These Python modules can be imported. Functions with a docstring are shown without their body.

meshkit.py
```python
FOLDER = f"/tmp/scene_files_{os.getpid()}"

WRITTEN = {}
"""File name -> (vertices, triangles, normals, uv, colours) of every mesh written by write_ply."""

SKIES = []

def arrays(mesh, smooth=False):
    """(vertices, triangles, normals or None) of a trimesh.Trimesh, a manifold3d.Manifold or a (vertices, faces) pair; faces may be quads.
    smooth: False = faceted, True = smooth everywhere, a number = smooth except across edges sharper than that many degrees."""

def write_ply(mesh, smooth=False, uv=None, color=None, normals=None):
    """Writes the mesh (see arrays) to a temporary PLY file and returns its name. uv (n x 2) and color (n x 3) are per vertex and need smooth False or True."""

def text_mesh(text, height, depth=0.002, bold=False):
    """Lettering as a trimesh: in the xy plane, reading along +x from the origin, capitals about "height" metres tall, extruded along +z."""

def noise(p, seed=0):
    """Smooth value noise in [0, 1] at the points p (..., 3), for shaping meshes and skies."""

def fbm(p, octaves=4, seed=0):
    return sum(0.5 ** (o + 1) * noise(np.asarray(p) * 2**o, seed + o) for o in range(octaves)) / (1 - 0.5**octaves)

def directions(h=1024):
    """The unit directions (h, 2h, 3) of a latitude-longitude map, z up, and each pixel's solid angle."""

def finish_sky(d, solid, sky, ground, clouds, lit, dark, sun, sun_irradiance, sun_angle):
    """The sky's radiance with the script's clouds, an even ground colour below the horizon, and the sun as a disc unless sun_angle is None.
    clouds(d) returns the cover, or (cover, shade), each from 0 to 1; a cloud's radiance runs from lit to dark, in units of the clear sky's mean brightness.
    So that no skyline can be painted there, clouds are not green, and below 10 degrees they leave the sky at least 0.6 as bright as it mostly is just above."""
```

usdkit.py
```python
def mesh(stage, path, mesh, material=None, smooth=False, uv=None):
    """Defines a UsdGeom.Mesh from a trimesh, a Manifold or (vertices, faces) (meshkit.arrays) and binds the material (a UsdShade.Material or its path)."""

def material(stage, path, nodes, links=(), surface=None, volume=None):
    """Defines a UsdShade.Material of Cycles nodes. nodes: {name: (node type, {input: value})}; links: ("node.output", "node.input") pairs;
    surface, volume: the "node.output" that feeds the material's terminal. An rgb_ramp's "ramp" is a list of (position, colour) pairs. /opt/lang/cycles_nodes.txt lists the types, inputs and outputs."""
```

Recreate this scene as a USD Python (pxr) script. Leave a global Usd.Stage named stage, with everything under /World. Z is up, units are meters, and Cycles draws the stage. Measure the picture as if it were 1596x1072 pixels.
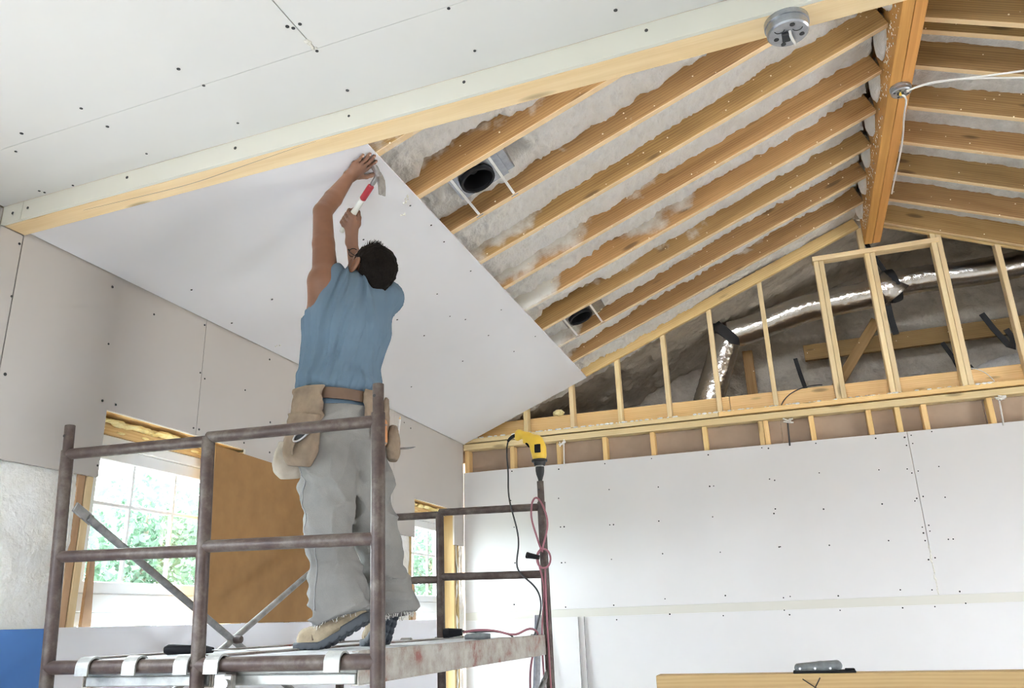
import math, random
import numpy as np, trimesh, usdkit, meshkit
from pxr import Usd, UsdGeom, UsdLux, UsdShade, Gf, Sdf, Vt
from manifold3d import Manifold
from scipy.interpolate import CubicSpline

stage = Usd.Stage.CreateInMemory()
UsdGeom.SetStageUpAxis(stage, UsdGeom.Tokens.z)
UsdGeom.SetStageMetersPerUnit(stage, 1.0)
UsdGeom.Xform.Define(stage, '/World')
rng = random.Random(7)
nrng = np.random.default_rng(7)

# ---------------------------------------------------------------- camera
EYE = 1.19
cam = UsdGeom.Camera.Define(stage, '/World/camera')
_y, _p, _r = math.radians(18.46222), math.radians(18.89908), math.radians(-1.95381)
_f = np.array([-math.sin(_y) * math.cos(_p), math.cos(_y) * math.cos(_p), math.sin(_p)])
_rt = np.array([math.cos(_y), math.sin(_y), 0.0])
_u = np.cross(_rt, _f)
_R, _U = math.cos(_r) * _rt + math.sin(_r) * _u, -math.sin(_r) * _rt + math.cos(_r) * _u
cam.AddTransformOp().Set(Gf.Matrix4d(*[float(x) for row in ((*_R, 0), (*_U, 0), (*(-_f), 0), (0, 0, EYE, 1)) for x in row]))
cam.CreateHorizontalApertureAttr(36.0)
cam.CreateFocalLengthAttr(36.0 * 1261.32 / 1596)
cam.CreateClippingRangeAttr(Gf.Vec2f(0.05, 500.0))
cam.CreateExposureAttr(-0.76)

# ---------------------------------------------------------------- sky and daylight through the windows
SKY = 44.0
sky = UsdLux.DomeLight.Define(stage, '/World/sky')
_m = usdkit.material(stage, '/World/Looks/overcast_sky', {
    'tc': ('texture_coordinate', {}), 'n': ('noise_texture', {'scale': 2.2, 'detail': 4.0}),
    'r': ('rgb_ramp', {'ramp': [(0.35, (0.78, 0.90, 1.06)), (0.65, (0.96, 1.0, 1.05))]}),
    'b': ('background_shader', {'strength': SKY})},
    [('tc.generated', 'n.vector'), ('n.fac', 'r.fac'), ('r.color', 'b.color')], surface='b.background')
UsdShade.MaterialBindingAPI.Apply(sky.GetPrim()).Bind(_m)


# ---------------------------------------------------------------- scene helpers
made = {}


def numbered(parent, name):
    k = (parent, name)
    n = made.get(k, 0); made[k] = n + 1
    return f'{parent}/{name}' + (f'_{n:03d}' if n else '')


def prim_path(p):
    return '/World' if p is None else str(p.GetPath())


def tag(p, label=None, cat=None, group=None, kind=None):
    for k, v in (('label', label), ('category', cat), ('group', group), ('kind', kind)):
        if v:
            p.SetCustomDataByKey(k, v)
    return p


def mat4(x, y, z, o):
    return np.array([[*x, 0], [*y, 0], [*z, 0], [*o, 1]], float)


def set_xf(prim, m):
    if m is not None:
        UsdGeom.Xformable(prim).AddTransformOp().Set(Gf.Matrix4d(*[float(v) for v in np.asarray(m).ravel()]))


def obj(name, mesh, mat, parent=None, smooth=False, xf=None, **tags):
    m = usdkit.mesh(stage, numbered(prim_path(parent), name), mesh, mat, smooth=smooth)
    p = m.GetPrim(); set_xf(p, xf); tag(p, **tags)
    return p


def thing(name, label=None, cat=None, xf=None, group=None, kind=None):
    p = UsdGeom.Xform.Define(stage, numbered('/World', name)).GetPrim()
    set_xf(p, xf); tag(p, label, cat, group, kind)
    return p


def struct(name, label=None):
    return thing(name, label, None, kind='structure')


def cat_(ms):
    return trimesh.util.concatenate(ms)


def box(x0, x1, y0, y1, z0, z1):
    b = trimesh.creation.box([abs(x1 - x0), abs(y1 - y0), abs(z1 - z0)])
    b.apply_translation([(x0 + x1) / 2, (y0 + y1) / 2, (z0 + z1) / 2])
    return b


def cham(sx, sy, sz, c=0.003):
    """chamfered box centred on the origin"""
    p = []
    for i in (-1, 1):
        for j in (-1, 1):
            for k in (-1, 1):
                X, Y, Z = i * sx / 2, j * sy / 2, k * sz / 2
                p += [(X - i * c, Y - j * c, Z), (X - i * c, Y, Z - k * c), (X, Y - j * c, Z - k * c)]
    return trimesh.convex.convex_hull(np.array(p))


def cbox(x0, x1, y0, y1, z0, z1, c=0.003):
    b = cham(abs(x1 - x0), abs(y1 - y0), abs(z1 - z0), c)
    b.apply_translation([(x0 + x1) / 2, (y0 + y1) / 2, (z0 + z1) / 2])
    return b


def board(name, a, b, w, h, mat, parent=None, up=(0, 0, 1), c=0.003, **tags):
    """a sawn board from a to b (centre line); w across, h along 'up'. Its own frame: x along the grain."""
    a, b = np.asarray(a, float), np.asarray(b, float)
    x = b - a; L = np.linalg.norm(x); x /= L
    y = np.cross(up, x); y /= np.linalg.norm(y); z = np.cross(x, y)
    return obj(name, cham(L, w, h, c), mat, parent, xf=mat4(x, y, z, (a + b) / 2), **tags)


def cyl(a, b, r, n=14, r2=None):
    a, b = np.asarray(a, float), np.asarray(b, float)
    x = b - a; L = np.linalg.norm(x); x /= L
    t = np.array([0, 0, 1.0]) if abs(x[2]) < .9 else np.array([1.0, 0, 0])
    u = np.cross(t, x); u /= np.linalg.norm(u); v = np.cross(x, u)
    ang = np.arange(n) * 2 * np.pi / n
    ring = np.cos(ang)[:, None] * u + np.sin(ang)[:, None] * v
    V = np.vstack([a + r * ring, b + (r if r2 is None else r2) * ring, [a], [b]])
    F = []
    for i in range(n):
        j = (i + 1) % n
        F += [(i, j, n + j), (i, n + j, n + i), (2 * n, j, i), (2 * n + 1, n + i, n + j)]
    return trimesh.Trimesh(V, F, process=False)


def tube(pts, r, n=8, sub=None):
    pts = np.asarray(pts, float)
    if sub:
        s = np.r_[0, np.cumsum(np.linalg.norm(np.diff(pts, axis=0), axis=1))]
        pts = CubicSpline(s, pts)(np.linspace(0, s[-1], sub))
    t = np.gradient(pts, axis=0); t /= np.linalg.norm(t, axis=1, keepdims=True) + 1e-12
    R = np.interp(np.linspace(0, 1, len(pts)), np.linspace(0, 1, np.size(r)), np.atleast_1d(np.asarray(r, float))) if np.size(r) > 1 else np.full(len(pts), float(np.ravel(r)[0]))
    u = np.cross(t[0], [0, 0, 1.0] if abs(t[0][2]) < .9 else [1.0, 0, 0]); us = []
    for k in range(len(pts)):
        u = u - t[k] * (u @ t[k]); u /= np.linalg.norm(u); us.append(u)
    us = np.array(us); vs = np.cross(t, us)
    ang = np.arange(n) * 2 * np.pi / n
    V = (pts[:, None] + R[:, None, None] * (np.cos(ang)[None, :, None] * us[:, None] + np.sin(ang)[None, :, None] * vs[:, None])).reshape(-1, 3)
    V = np.vstack([V, pts[:1], pts[-1:]]); m = len(pts); F = []
    for k in range(m - 1):
        for i in range(n):
            j = (i + 1) % n
            F += [(k * n + i, k * n + j, (k + 1) * n + j), (k * n + i, (k + 1) * n + j, (k + 1) * n + i)]
    for i in range(n):
        j = (i + 1) % n
        F += [(m * n, j, i), (m * n + 1, (m - 1) * n + i, (m - 1) * n + j)]
    return trimesh.Trimesh(V, F, process=False)


def lathe(profile, n=28):
    """profile: (r, z) pairs, revolved about z"""
    p = np.asarray(profile, float); ang = np.arange(n) * 2 * np.pi / n
    V = np.stack([p[:, 0][:, None] * np.cos(ang), p[:, 0][:, None] * np.sin(ang), np.repeat(p[:, 1][:, None], n, 1)], -1).reshape(-1, 3)
    F = []
    for k in range(len(p) - 1):
        for i in range(n):
            j = (i + 1) % n
            F += [(k * n + i, k * n + j, (k + 1) * n + j), (k * n + i, (k + 1) * n + j, (k + 1) * n + i)]
    return trimesh.Trimesh(V, F, process=True)


def discs(points, normal, r, t=0.0015, n=8):
    """small flat screw heads"""
    out = []
    nn = np.asarray(normal, float); nn /= np.linalg.norm(nn)
    for p in points:
        out.append(cyl(np.asarray(p) - nn * 0.002, np.asarray(p) + nn * t, r * rng.uniform(.8, 1.15), n))
    return cat_(out)


def grid_sheet(fn, nu, nv, flip=False):
    """open surface fn(U, V) -> (..., 3) over the unit square"""
    U, V = np.meshgrid(np.linspace(0, 1, nu), np.linspace(0, 1, nv), indexing='ij')
    P = fn(U, V).reshape(-1, 3)
    i, j = np.meshgrid(np.arange(nu - 1), np.arange(nv - 1), indexing='ij')
    a = (i * nv + j).ravel()
    Q = np.stack([a, a + nv, a + nv + 1, a + 1], 1)
    if flip:
        Q = Q[:, ::-1]
    return (P, Q)


def hull(points):
    return trimesh.convex.convex_hull(np.asarray(points, float))


# ---- smooth solid modelling: distance field on a grid, then surface nets
class Field:
    def __init__(s, lo, hi, h):
        s.lo = np.asarray(lo, float); s.h = h
        s.n = np.ceil((np.asarray(hi) - s.lo) / h).astype(int) + 1
        s.F = np.full(s.n, 1.0, np.float32)

    def region(s, lo, hi):
        a = np.clip(np.floor((np.asarray(lo) - s.lo) / s.h).astype(int), 0, s.n)
        b = np.clip(np.ceil((np.asarray(hi) - s.lo) / s.h).astype(int) + 1, 0, s.n)
        g = [(s.lo[k] + s.h * np.arange(a[k], b[k])).astype(np.float32) for k in range(3)]
        X = np.stack(np.meshgrid(*g, indexing='ij'), -1)
        return tuple(slice(a[k], b[k]) for k in range(3)), X

    def points(s):
        return s.region(s.lo, s.lo + s.h * s.n)[1]

    def merge(s, sl, d, k):
        f = s.F[sl]
        if k <= 0:
            s.F[sl] = np.minimum(f, d); return
        hh = np.clip(0.5 + 0.5 * (f - d) / k, 0, 1)
        s.F[sl] = f * (1 - hh) + d * hh - k * hh * (1 - hh)

    def cap(s, a, b, ra, rb=None, k=0.02):
        a, b = np.asarray(a, np.float32), np.asarray(b, np.float32); rb = ra if rb is None else rb
        m = max(ra, rb) + k + 0.02
        sl, X = s.region(np.minimum(a, b) - m, np.maximum(a, b) + m)
        if X.size == 0: return
        ba = b - a; t = np.clip(((X - a) @ ba) / (ba @ ba + 1e-12), 0, 1)
        d = np.linalg.norm(X - a - t[..., None] * ba, axis=-1) - (ra + (rb - ra) * t)
        s.merge(sl, d, k)

    def chain(s, pts, rs, k=0.02):
        for i in range(len(pts) - 1):
            s.cap(pts[i], pts[i + 1], rs[i], rs[i + 1], k)

    def ell(s, c, axes, r, k=0.02, carve=False):
        c = np.asarray(c, np.float32); A = np.asarray(axes, np.float32); r = np.asarray(r, np.float32)
        m = r.max() + k + 0.02
        sl, X = s.region(c - m, c + m)
        if X.size == 0: return
        q = (X - c) @ A.T
        k0 = np.linalg.norm(q / r, axis=-1); k1 = np.linalg.norm(q / (r * r), axis=-1)
        d = k0 * (k0 - 1) / (k1 + 1e-9)
        if carve:
            s.carve(sl, d, k)
        else:
            s.merge(sl, d, k)

    def carve(s, sl, d, k):
        f = s.F[sl]; nd = -d
        if k <= 0:
            s.F[sl] = np.maximum(f, nd); return
        hh = np.clip(0.5 - 0.5 * (f - nd) / k, 0, 1)
        s.F[sl] = f * (1 - hh) + nd * hh + k * hh * (1 - hh)

    def cut(s, d):
        s.F = np.maximum(s.F, d.astype(np.float32))

    def mesh(s, relax=2):
        F = s.F; n = F.shape
        ins = F < 0
        c = np.zeros(tuple(np.array(n) - 1), np.int8)
        for i in (0, 1):
            for j in (0, 1):
                for k in (0, 1):
                    c += ins[i:n[0] - 1 + i, j:n[1] - 1 + j, k:n[2] - 1 + k]
        act = (c > 0) & (c < 8)
        idx = np.argwhere(act)
        num = np.full(act.shape, -1, np.int32); num[act] = np.arange(len(idx))
        acc = np.zeros((len(idx), 3)); cnt = np.zeros(len(idx))
        corners = [(i, j, k) for i in (0, 1) for j in (0, 1) for k in (0, 1)]
        vals = {q: F[idx[:, 0] + q[0], idx[:, 1] + q[1], idx[:, 2] + q[2]] for q in corners}
        for q in corners:
            for ax in range(3):
                if q[ax] == 0:
                    q2 = list(q); q2[ax] = 1; q2 = tuple(q2)
                    a, b = vals[q], vals[q2]
                    x = (a < 0) != (b < 0)
                    t = np.where(x, a / np.where(a == b, 1, a - b), 0)
                    p = np.tile(np.array(q, float), (len(idx), 1)); p[:, ax] += t
                    acc += p * x[:, None]; cnt += x
        V = s.lo + s.h * (idx + acc / np.maximum(cnt, 1)[:, None])
        faces = []
        for ax in range(3):
            o1, o2 = [a for a in range(3) if a != ax]
            sl0 = [slice(1, -1)] * 3; sl0[ax] = slice(0, n[ax] - 1)
            sl1 = [slice(1, -1)] * 3; sl1[ax] = slice(1, n[ax])
            a, b = ins[tuple(sl0)], ins[tuple(sl1)]
            e = np.argwhere(a != b)
            if len(e) == 0: continue
            inside_first = a[tuple(e.T)]
            base = e.copy(); base[:, o1] += 1; base[:, o2] += 1
            def at(d1, d2):
                q = base.copy(); q[:, o1] -= d1; q[:, o2] -= d2
                return num[q[:, 0], q[:, 1], q[:, 2]]
            Q = np.stack([at(1, 1), at(0, 1), at(0, 0), at(1, 0)], 1)
            flip = inside_first if ax != 1 else ~inside_first
            Q[~flip] = Q[~flip][:, ::-1]
            faces.append(Q)
        Q = np.vstack(faces)
        Q = Q[(Q >= 0).all(1)]
        T = np.vstack([Q[:, [0, 1, 2]], Q[:, [0, 2, 3]]])
        if relax:
            import scipy.sparse as sp
            E_ = np.vstack([T[:, [0, 1]], T[:, [1, 2]], T[:, [2, 0]]]); E_ = np.vstack([E_, E_[:, ::-1]])
            W = sp.coo_matrix((np.ones(len(E_)), (E_[:, 0], E_[:, 1])), shape=(len(V), len(V))).tocsr(); W.data[:] = 1
            dg = np.maximum(np.asarray(W.sum(1)).ravel(), 1)[:, None]; has = np.asarray(W.sum(1)).ravel()[:, None] > 0
            for _ in range(relax):
                for lam in (0.5, -0.52):
                    V = V + np.where(has, lam * (W @ V / dg - V), 0)
        return trimesh.Trimesh(V, T, process=False)


def vnoise(X, scale, seed=0):
    return meshkit.noise(np.asarray(X, float) * scale + 50.0, seed) * 2 - 1


# ---------------------------------------------------------------- materials
L_ = '/World/Looks/'


def plain(name, color, rough=0.6, metallic=0.0, var=0.0, vscale=6.0, bump=0.0, bscale=60.0, spec=0.5, **kw):
    nodes = {'p': ('principled_bsdf', {'base_color': color, 'roughness': rough, 'metallic': metallic, 'specular_ior_level': spec, **kw})}
    links = []
    if var or bump:
        nodes['tc'] = ('texture_coordinate', {})
    if var:
        nodes['n'] = ('noise_texture', {'scale': vscale, 'detail': 5.0, 'roughness': 0.6})
        nodes['r'] = ('rgb_ramp', {'ramp': [(0.3, tuple(c * (1 - var) for c in color)), (0.7, tuple(min(1, c * (1 + var)) for c in color))]})
        links += [('tc.object', 'n.vector'), ('n.fac', 'r.fac'), ('r.color', 'p.base_color')]
    if bump:
        nodes['bn'] = ('noise_texture', {'scale': bscale, 'detail': 3.0})
        nodes['b'] = ('bump', {'strength': bump, 'distance': 0.004})
        links += [('tc.object', 'bn.vector'), ('bn.fac', 'b.height'), ('b.normal', 'p.normal')]
    return usdkit.material(stage, L_ + name, nodes, links, surface='p.BSDF')


def wood(name, dark, light, grain=0.5, knots=True, spray=None, specks=False, rough=0.65, across=9.0, edge=None):
    """grain runs along the board's own x. spray: (height of the foam line above the bottom edge, board half depth) - overspray of white foam"""
    n = {'tc': ('texture_coordinate', {}), 'oi': ('object_info', {}),
         'off': ('vector_math', {'math_type': 'scale', 'vector1': (31.0, 17.0, 11.0)}),
         'add': ('vector_math', {'math_type': 'add'}),
         'mp': ('mapping', {'mapping_type': 'point', 'scale': (0.7, across, across)}),
         'n1': ('noise_texture', {'scale': 1.6, 'detail': 4.0, 'roughness': 0.55, 'distortion': 1.1}),
         'mp2': ('mapping', {'mapping_type': 'point', 'scale': (2.0, 70.0, 70.0)}),
         'n2': ('noise_texture', {'scale': 2.0, 'detail': 3.0}),
         'wv': ('wave_texture', {'wave_type': 'bands', 'bands_direction': 'z', 'scale': 2.4, 'distortion': 9.0, 'detail': 2.0, 'detail_scale': 0.6}),
         'm1': ('mix_float', {'fac': 0.24}), 'm2': ('mix_float', {'fac': 0.25}),
         'r': ('rgb_ramp', {'ramp': [(0.25, dark), (0.75, light)]}),
         'hv': ('hsv', {'hue': 0.5, 'saturation': 1.0, 'fac': 1.0}), 'hw': ('white_noise_texture', {'dimensions': '1D'}), 'hr': ('map_range', {'from_min': 0.0, 'from_max': 1.0, 'to_min': 0.496, 'to_max': 0.508}),
         'vr': ('map_range', {'from_min': 0.0, 'from_max': 1.0, 'to_min': 0.82, 'to_max': 1.15}),
         'b': ('bump', {'strength': 0.25, 'distance': 0.002}),
         'p': ('principled_bsdf', {'roughness': rough, 'specular_ior_level': 0.3})}
    l = [('oi.random', 'off.scale'), ('tc.object', 'add.vector1'), ('off.vector', 'add.vector2'),
         ('add.vector', 'mp.vector'), ('mp.vector', 'n1.vector'), ('add.vector', 'mp2.vector'), ('mp2.vector', 'n2.vector'),
         ('mp.vector', 'wv.vector'), ('n1.fac', 'm1.a'), ('wv.fac', 'm1.b'), ('m1.result', 'm2.a'), ('n2.fac', 'm2.b'), ('m2.result', 'r.fac'),
         ('r.color', 'hv.color'), ('oi.random', 'vr.value'), ('oi.random', 'hw.w'), ('hw.value', 'hr.value'), ('hr.result', 'hv.hue'), ('vr.result', 'hv.value'), ('n2.fac', 'b.height'), ('b.normal', 'p.normal')]
    out = 'hv.color'
    if knots:
        n['mk'] = ('mapping', {'mapping_type': 'point', 'scale': (2.2, 9.0, 9.0)})
        n['vk'] = ('voronoi_texture', {'scale': 1.0, 'randomness': 1.0})
        n['kr'] = ('rgb_ramp', {'ramp': [(0.0, (1, 1, 1)), (0.10, (0.8, 0.8, 0.8)), (0.17, (0, 0, 0))]})
        n['km'] = ('mix_color', {'blend_type': 'mix', 'b': tuple(c * 0.28 for c in dark)})
        n['kf'] = ('math', {'math_type': 'multiply', 'value2': 0.85})
        l += [('add.vector', 'mk.vector'), ('mk.vector', 'vk.vector'), ('vk.distance', 'kr.fac'), ('kr.color', 'kf.value1'), ('kf.value', 'km.fac'), (out, 'km.a')]
        out = 'km.result'
    if edge is not None:          # the narrow lower edge gets a paler colour than the wide faces
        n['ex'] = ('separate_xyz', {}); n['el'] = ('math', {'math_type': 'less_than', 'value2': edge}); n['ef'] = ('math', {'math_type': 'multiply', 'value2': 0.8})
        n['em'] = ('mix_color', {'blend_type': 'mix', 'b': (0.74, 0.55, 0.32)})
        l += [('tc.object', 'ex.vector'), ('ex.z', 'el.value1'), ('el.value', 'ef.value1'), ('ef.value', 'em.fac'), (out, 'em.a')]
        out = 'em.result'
    if spray:
        line, x_end = spray
        n['sx'] = ('separate_xyz', {})
        n['sn'] = ('noise_texture', {'scale': 2.0, 'detail': 6.0, 'roughness': 0.58})
        n['sz'] = ('math', {'math_type': 'multiply_add', 'value2': 3.2, 'value3': -3.2 * line})     # height above the foam line
        n['sxm'] = ('map_range', {'from_min': -1.2, 'from_max': x_end, 'to_min': 0.80, 'to_max': -0.22})   # more overspray towards the eaves
        n['s1'] = ('math', {'math_type': 'add'}); n['s2'] = ('math', {'math_type': 'multiply_add', 'value2': 3.2, 'value3': -1.72})
        n['s3'] = ('math', {'math_type': 'add', 'use_clamp': True})
        n['sr'] = ('rgb_ramp', {'ramp': [(0.30, (0, 0, 0)), (0.62, (1, 1, 1))]})
        n['sm'] = ('mix_color', {'blend_type': 'mix', 'b': (0.80, 0.77, 0.70)})
        l += [('tc.object', 'sx.vector'), ('add.vector', 'sn.vector'), ('sx.z', 'sz.value1'), ('sx.x', 'sxm.value'), ('sz.value', 's1.value1'), ('sxm.result', 's1.value2'),
              ('sn.fac', 's2.value1'), ('s1.value', 's3.value1'), ('s2.value', 's3.value2'), ('s3.value', 'sr.fac'), ('sr.color', 'sm.fac'), (out, 'sm.a')]
        out = 'sm.result'
    if specks:
        n['pv'] = ('voronoi_texture', {'scale': 17.0, 'randomness': 1.0})
        n['pr'] = ('rgb_ramp', {'ramp': [(0.0, (1, 1, 1)), (0.065, (1, 1, 1)), (0.09, (0, 0, 0))]})
        n['pm'] = ('mix_color', {'blend_type': 'mix', 'b': (0.88, 0.78, 0.60)})
        l += [('add.vector', 'pv.vector'), ('pv.distance', 'pr.fac'), ('pr.color', 'pm.fac'), (out, 'pm.a')]
        out = 'pm.result'
    l.append((out, 'p.base_color'))
    return usdkit.material(stage, L_ + name, n, l, surface='p.BSDF')


def foam_mat(name, lo, hi, scale=1.0):
    return usdkit.material(stage, L_ + name, {
        'tc': ('texture_coordinate', {}), 'n': ('noise_texture', {'scale': 7.0 * scale, 'detail': 6.0, 'roughness': 0.65}),
        'r': ('rgb_ramp', {'ramp': [(0.32, lo), (0.62, hi)]}),
        'v': ('voronoi_texture', {'scale': 55.0 * scale, 'feature': 'smooth_f1', 'smoothness': 0.6}), 'n2': ('noise_texture', {'scale': 90.0 * scale, 'detail': 4.0}),
        'ad': ('math', {'math_type': 'multiply_add', 'value2': 0.6}), 'b': ('bump', {'strength': 0.6, 'distance': 0.010}),
        'p': ('principled_bsdf', {'roughness': 0.75, 'specular_ior_level': 0.35})},
        [('tc.object', 'n.vector'), ('n.fac', 'r.fac'), ('r.color', 'p.base_color'), ('tc.object', 'v.vector'), ('tc.object', 'n2.vector'),
         ('v.distance', 'ad.value1'), ('n2.fac', 'ad.value3'), ('ad.value', 'b.height'), ('b.normal', 'p.normal')], surface='p.BSDF')


M = {}
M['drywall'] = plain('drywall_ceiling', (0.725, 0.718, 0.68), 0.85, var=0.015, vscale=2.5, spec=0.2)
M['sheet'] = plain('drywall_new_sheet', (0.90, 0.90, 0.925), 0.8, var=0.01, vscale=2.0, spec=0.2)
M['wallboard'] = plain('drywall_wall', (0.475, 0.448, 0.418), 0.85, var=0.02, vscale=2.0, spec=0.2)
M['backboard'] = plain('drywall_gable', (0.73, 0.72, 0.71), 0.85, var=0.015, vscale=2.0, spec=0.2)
M['gypsum'] = plain('gypsum_edge', (0.80, 0.78, 0.70), 0.9, var=0.05, vscale=40)
M['kraft'] = plain('brown_backing_paper', (0.36, 0.27, 0.20), 0.85, var=0.10, vscale=5, spec=0.2)
M['brownboard'] = plain('brown_sheathing', (0.26, 0.145, 0.058), 0.8, var=0.10, vscale=9, spec=0.2)
M['blueboard'] = plain('blue_foam_board', (0.038, 0.13, 0.34), 0.6, var=0.06, vscale=5)
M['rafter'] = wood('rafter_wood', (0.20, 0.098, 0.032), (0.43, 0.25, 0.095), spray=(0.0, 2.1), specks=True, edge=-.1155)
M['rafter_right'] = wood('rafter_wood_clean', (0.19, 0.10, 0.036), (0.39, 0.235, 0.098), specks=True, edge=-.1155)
M['lvl'] = wood('ridge_wood', (0.29, 0.125, 0.030), (0.44, 0.21, 0.058), knots=False, across=16.0, specks=False)
M['pine'] = wood('pale_pine', (0.66, 0.475, 0.24), (0.82, 0.655, 0.40), knots=True)
M['lumber'] = wood('construction_lumber', (0.38, 0.25, 0.105), (0.53, 0.385, 0.18), knots=True)
M['stud'] = wood('stud_wood', (0.62, 0.39, 0.15), (0.83, 0.60, 0.30), knots=True)
M['studdark'] = wood('reddish_stud_wood', (0.40, 0.22, 0.12), (0.60, 0.38, 0.24), knots=False)
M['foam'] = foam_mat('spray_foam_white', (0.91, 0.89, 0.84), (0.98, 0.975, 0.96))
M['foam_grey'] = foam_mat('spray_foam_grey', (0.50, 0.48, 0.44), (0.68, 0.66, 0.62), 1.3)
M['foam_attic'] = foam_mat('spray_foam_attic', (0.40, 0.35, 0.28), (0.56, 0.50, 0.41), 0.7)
M['foam_wall'] = foam_mat('spray_foam_wall', (0.86, 0.83, 0.74), (0.96, 0.955, 0.92), 0.8)
M['canfoam'] = foam_mat('yellow_gap_foam', (0.80, 0.62, 0.22), (0.92, 0.80, 0.45), 1.2)
M['black'] = plain('black_plastic', (0.006, 0.006, 0.007), 0.55, spec=0.15)
M['dull_black'] = plain('black_webbing', (0.010, 0.010, 0.011), 0.7)
M['galv'] = plain('galvanised_steel', (0.46, 0.48, 0.52), 0.30, 1.0, var=0.18, vscale=30)
M['white_metal'] = plain('white_bar_hanger', (0.86, 0.85, 0.83), 0.4)
M['foil'] = plain('duct_foil', (0.78, 0.76, 0.72), 0.22, 1.0, bump=0.7, bscale=45)
M['tubing'] = usdkit.material(stage, L_ + 'rusty_scaffold_steel', {
    'tc': ('texture_coordinate', {}), 'n': ('noise_texture', {'scale': 14.0, 'detail': 6.0, 'roughness': 0.7}),
    'n2': ('noise_texture', {'scale': 70.0, 'detail': 3.0}),
    'r': ('rgb_ramp', {'ramp': [(0.30, (0.030, 0.018, 0.015)), (0.48, (0.052, 0.034, 0.028)), (0.60, (0.080, 0.064, 0.052)), (0.80, (0.14, 0.122, 0.10))]}),
    'b': ('bump', {'strength': 0.3, 'distance': 0.001}),
    'p': ('principled_bsdf', {'roughness': 0.48, 'metallic': 0.15, 'specular_ior_level': 0.35})},
    [('tc.object', 'n.vector'), ('n.fac', 'r.fac'), ('r.color', 'p.base_color'), ('tc.object', 'n2.vector'), ('n2.fac', 'b.height'), ('b.normal', 'p.normal')], surface='p.BSDF')
M['brace'] = plain('grey_brace_steel', (0.22, 0.215, 0.205), 0.45, 0.6, var=0.3, vscale=25)
M['alu'] = plain('dull_aluminium', (0.36, 0.365, 0.34), 0.5, 0.4, var=0.22, vscale=22)
M['channel'] = usdkit.material(stage, L_ + 'worn_plank_channel', {
    'tc': ('texture_coordinate', {}), 'n': ('noise_texture', {'scale': 9.0, 'detail': 7.0, 'roughness': 0.7}),
    'r': ('rgb_ramp', {'ramp': [(0.34, (0.22, 0.075, 0.06)), (0.44, (0.30, 0.26, 0.22)), (0.60, (0.42, 0.40, 0.36))]}),
    'p': ('principled_bsdf', {'roughness': 0.55, 'metallic': 0.2})},
    [('tc.object', 'n.vector'), ('n.fac', 'r.fac'), ('r.color', 'p.base_color')], surface='p.BSDF')
M['deck'] = plain('dusty_plank_deck', (0.55, 0.56, 0.57), 0.75, var=0.35, vscale=18, bump=0.3, bscale=50)
M['skin'] = plain('tanned_skin', (0.150, 0.068, 0.036), 0.5, var=0.10, vscale=18, bump=0.15, bscale=120)
M['nail_skin'] = plain('finger_nail', (0.55, 0.36, 0.28), 0.35)
M['hair'] = plain('dark_hair', (0.0065, 0.005, 0.004), 0.8, var=0.4, vscale=60, bump=0.5, bscale=160, spec=0.08)
M['shirt'] = plain('blue_grey_cotton', (0.105, 0.155, 0.205), 0.9, var=0.05, vscale=5, bump=0.25, bscale=260, spec=0.1)
M['jeans'] = plain('faded_grey_denim', (0.20, 0.195, 0.182), 0.9, var=0.14, vscale=7, bump=0.35, bscale=240, spec=0.1)
M['jeans_seam'] = plain('denim_seam', (0.25, 0.25, 0.245), 0.9)
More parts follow.
